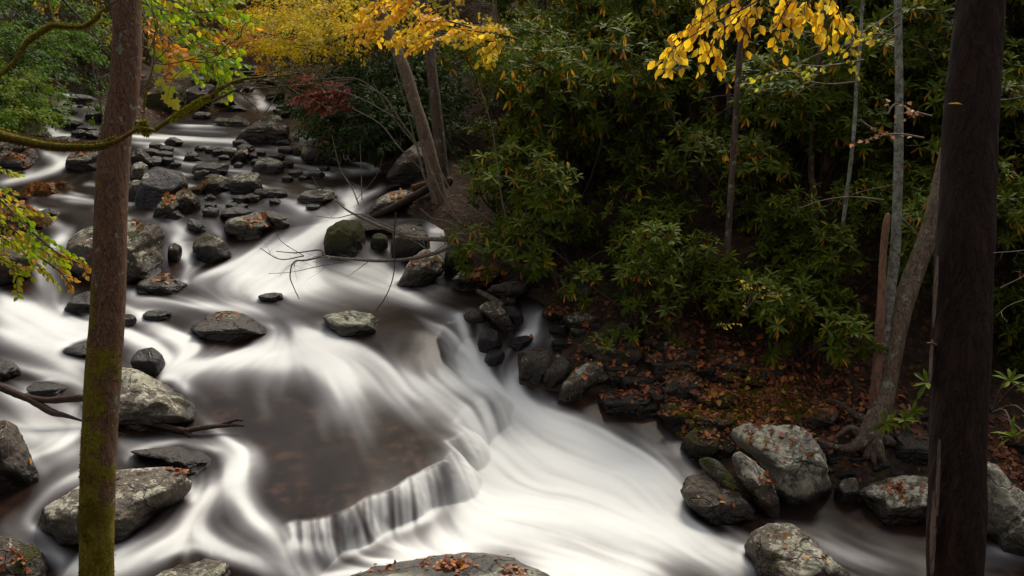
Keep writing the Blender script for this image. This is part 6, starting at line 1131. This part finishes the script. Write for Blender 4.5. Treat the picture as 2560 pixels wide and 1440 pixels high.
for k, (u, v) in enumerate([(1790,1000),(1880,960),(1960,985),(1700,940),(2030,1000),(1930,1035),(1600,925),(2110,1000),(1840,930),(1990,925),(2070,950),(1750,985)]):
    rng = np.random.default_rng(800 + k); h = BV.ray_cast(Vector((0, 0, CZ)), Vector(ray(float(u), float(v))))[0]; a = rng.uniform(0, 3.14); d_ = np.array([math.cos(a), math.sin(a), 0]) * rng.uniform(.12, .32); pts = []
    for t_ in (-1, -.3, .3, 1):
        q = np.array(h) + d_ * t_ + rng.normal(0, .02, 3); hh = BV.ray_cast(Vector((q[0], q[1], h.z + 1)), Vector((0, 0, -1)))[0]; pts.append([q[0], q[1], hh.z + .015])
    if max(q[2] for q in pts) - min(q[2] for q in pts) > .12: continue
    g = Geo(); g.tube(pts, [.008, .006, .003], 6, n=14, wob=.1); g.tube([pts[1], np.array(pts[1]) + [d_[1] * .5, -d_[0] * .5, .03]], [.004, .002], 5, n=4); o_ = g.build('fallen_twig', 'twig', None, pts[0], mz=lambda v: np.zeros(len(v))); tag(o_, 'thin fallen twig lying in the leaf litter of the bank', 'twig', 'fallen twigs in the leaf litter')
def trunk_moss(pts, n, v0, v1, L, mat, par, seed, side):
    rng = np.random.default_rng(seed); vv_ = rng.uniform(v0, v1, n) ; vv_ = v0 + (v1 - v0) * rng.random(n) ** .55; cx = np.interp(vv_, [q[1] for q in pts], [q[0] for q in pts]); rr = np.interp(vv_, [q[1] for q in pts], [q[3] for q in pts]) * pts[0][2] / F
    th = rng.normal(side, .8, n); c = np.array([P(a, b, pts[0][2]) for a, b in zip(cx, vv_)]); off = np.c_[np.sin(th), -np.cos(th), 0 * th]; pos = c + off * rr[:, None] * 1.0
    keep = vnoise(pos, 9, seed, 2) > .0 + .3 * (1 - (vv_ - v0) / (v1 - v0)); pos, off = pos[keep], off[keep]; n = len(pos); d = norm(off * .8 + [0, 0, -.3] + rng.normal(0, .5, (n, 3))); g = Geo(); g.leaves(pos, d, norm(rng.normal(0, 1, (n, 3))), L * rng.uniform(.4, 1.2, n), L * .35, rng.random(n), 'dia')
    org = par.location; g.build('moss', mat, par, tuple(org), smooth=False)
M['moss_trunk'] = leaf_mat('moss_tuft_trunk', [(0, (.04, .045, .006)), (.5, (.10, .10, .010)), (.85, (.19, .16, .012)), (1, (.22, .14, .02))], .3, .8, .1)
trunk_moss(LT, 9000, 900, 1480, .012, 'moss_trunk', t1, 3, -.2)
M['grass_dry'] = leaf_mat('dry_grass', [(0, (.25, .08, .02)), (.5, (.30, .14, .03)), (.8, (.16, .16, .02)), (1, (.08, .13, .015))], .4, .7, .1)
tufts('grass_tufts', 'rusty and green grass tufts on the leafy islet and among the mid rocks', 'grass', [(100,485,.28,2200),(60,500,.2,900),(150,478,.2,700),(115,575,.12,700),(90,560,.1,500),(160,500,.2,500),(500,485,.12,500),(465,478,.08,200),(530,470,.1,200)], 'grass_dry', .07, 2, .12, 1.)
# ------------------------------------------------------------------ light
W = bpy.data.worlds.new('World'); S.world = W; W.use_nodes = True
nt = W.node_tree; bg = nt.nodes['Background']
SUN_EL, SUN_AZ = R(48), R(18)      # ahead of the camera and a little right: over the open stream
sky = nt.nodes.new('ShaderNodeTexSky'); sky.sky_type = 'NISHITA'; sky.sun_disc = False; sky.sun_elevation = SUN_EL; sky.sun_rotation = SUN_AZ
hs = nt.nodes.new('ShaderNodeHueSaturation'); hs.inputs['Saturation'].default_value = .12
nt.links.new(sky.outputs[0], hs.inputs['Color']); nt.links.new(hs.outputs[0], bg.inputs[0]); bg.inputs[1].default_value = .12
sd_ = bpy.data.lights.new('sun', 'SUN'); sd_.energy = 2.6; sd_.angle = R(24); sd_.color = (1, .92, .78)
so_ = bpy.data.objects.new('sun', sd_); COL.objects.link(so_)
dv_ = Vector((math.sin(SUN_AZ) * math.cos(SUN_EL), math.cos(SUN_AZ) * math.cos(SUN_EL), math.sin(SUN_EL)))
so_.rotation_euler = dv_.to_track_quat('Z', 'Y').to_euler(); so_.location = (0, 0, 30)
S.view_settings.view_transform = 'Standard'; S.view_settings.look = 'None'; S.view_settings.exposure = 0.78; S.view_settings.gamma = 1
S.render.engine = 'CYCLES'
cy = S.cycles; cy.max_bounces = 5; cy.diffuse_bounces = 3; cy.glossy_bounces = 2; cy.transmission_bounces = 3; cy.transparent_max_bounces = 8
cy.use_denoising = True; cy.caustics_reflective = False; cy.caustics_refractive = False
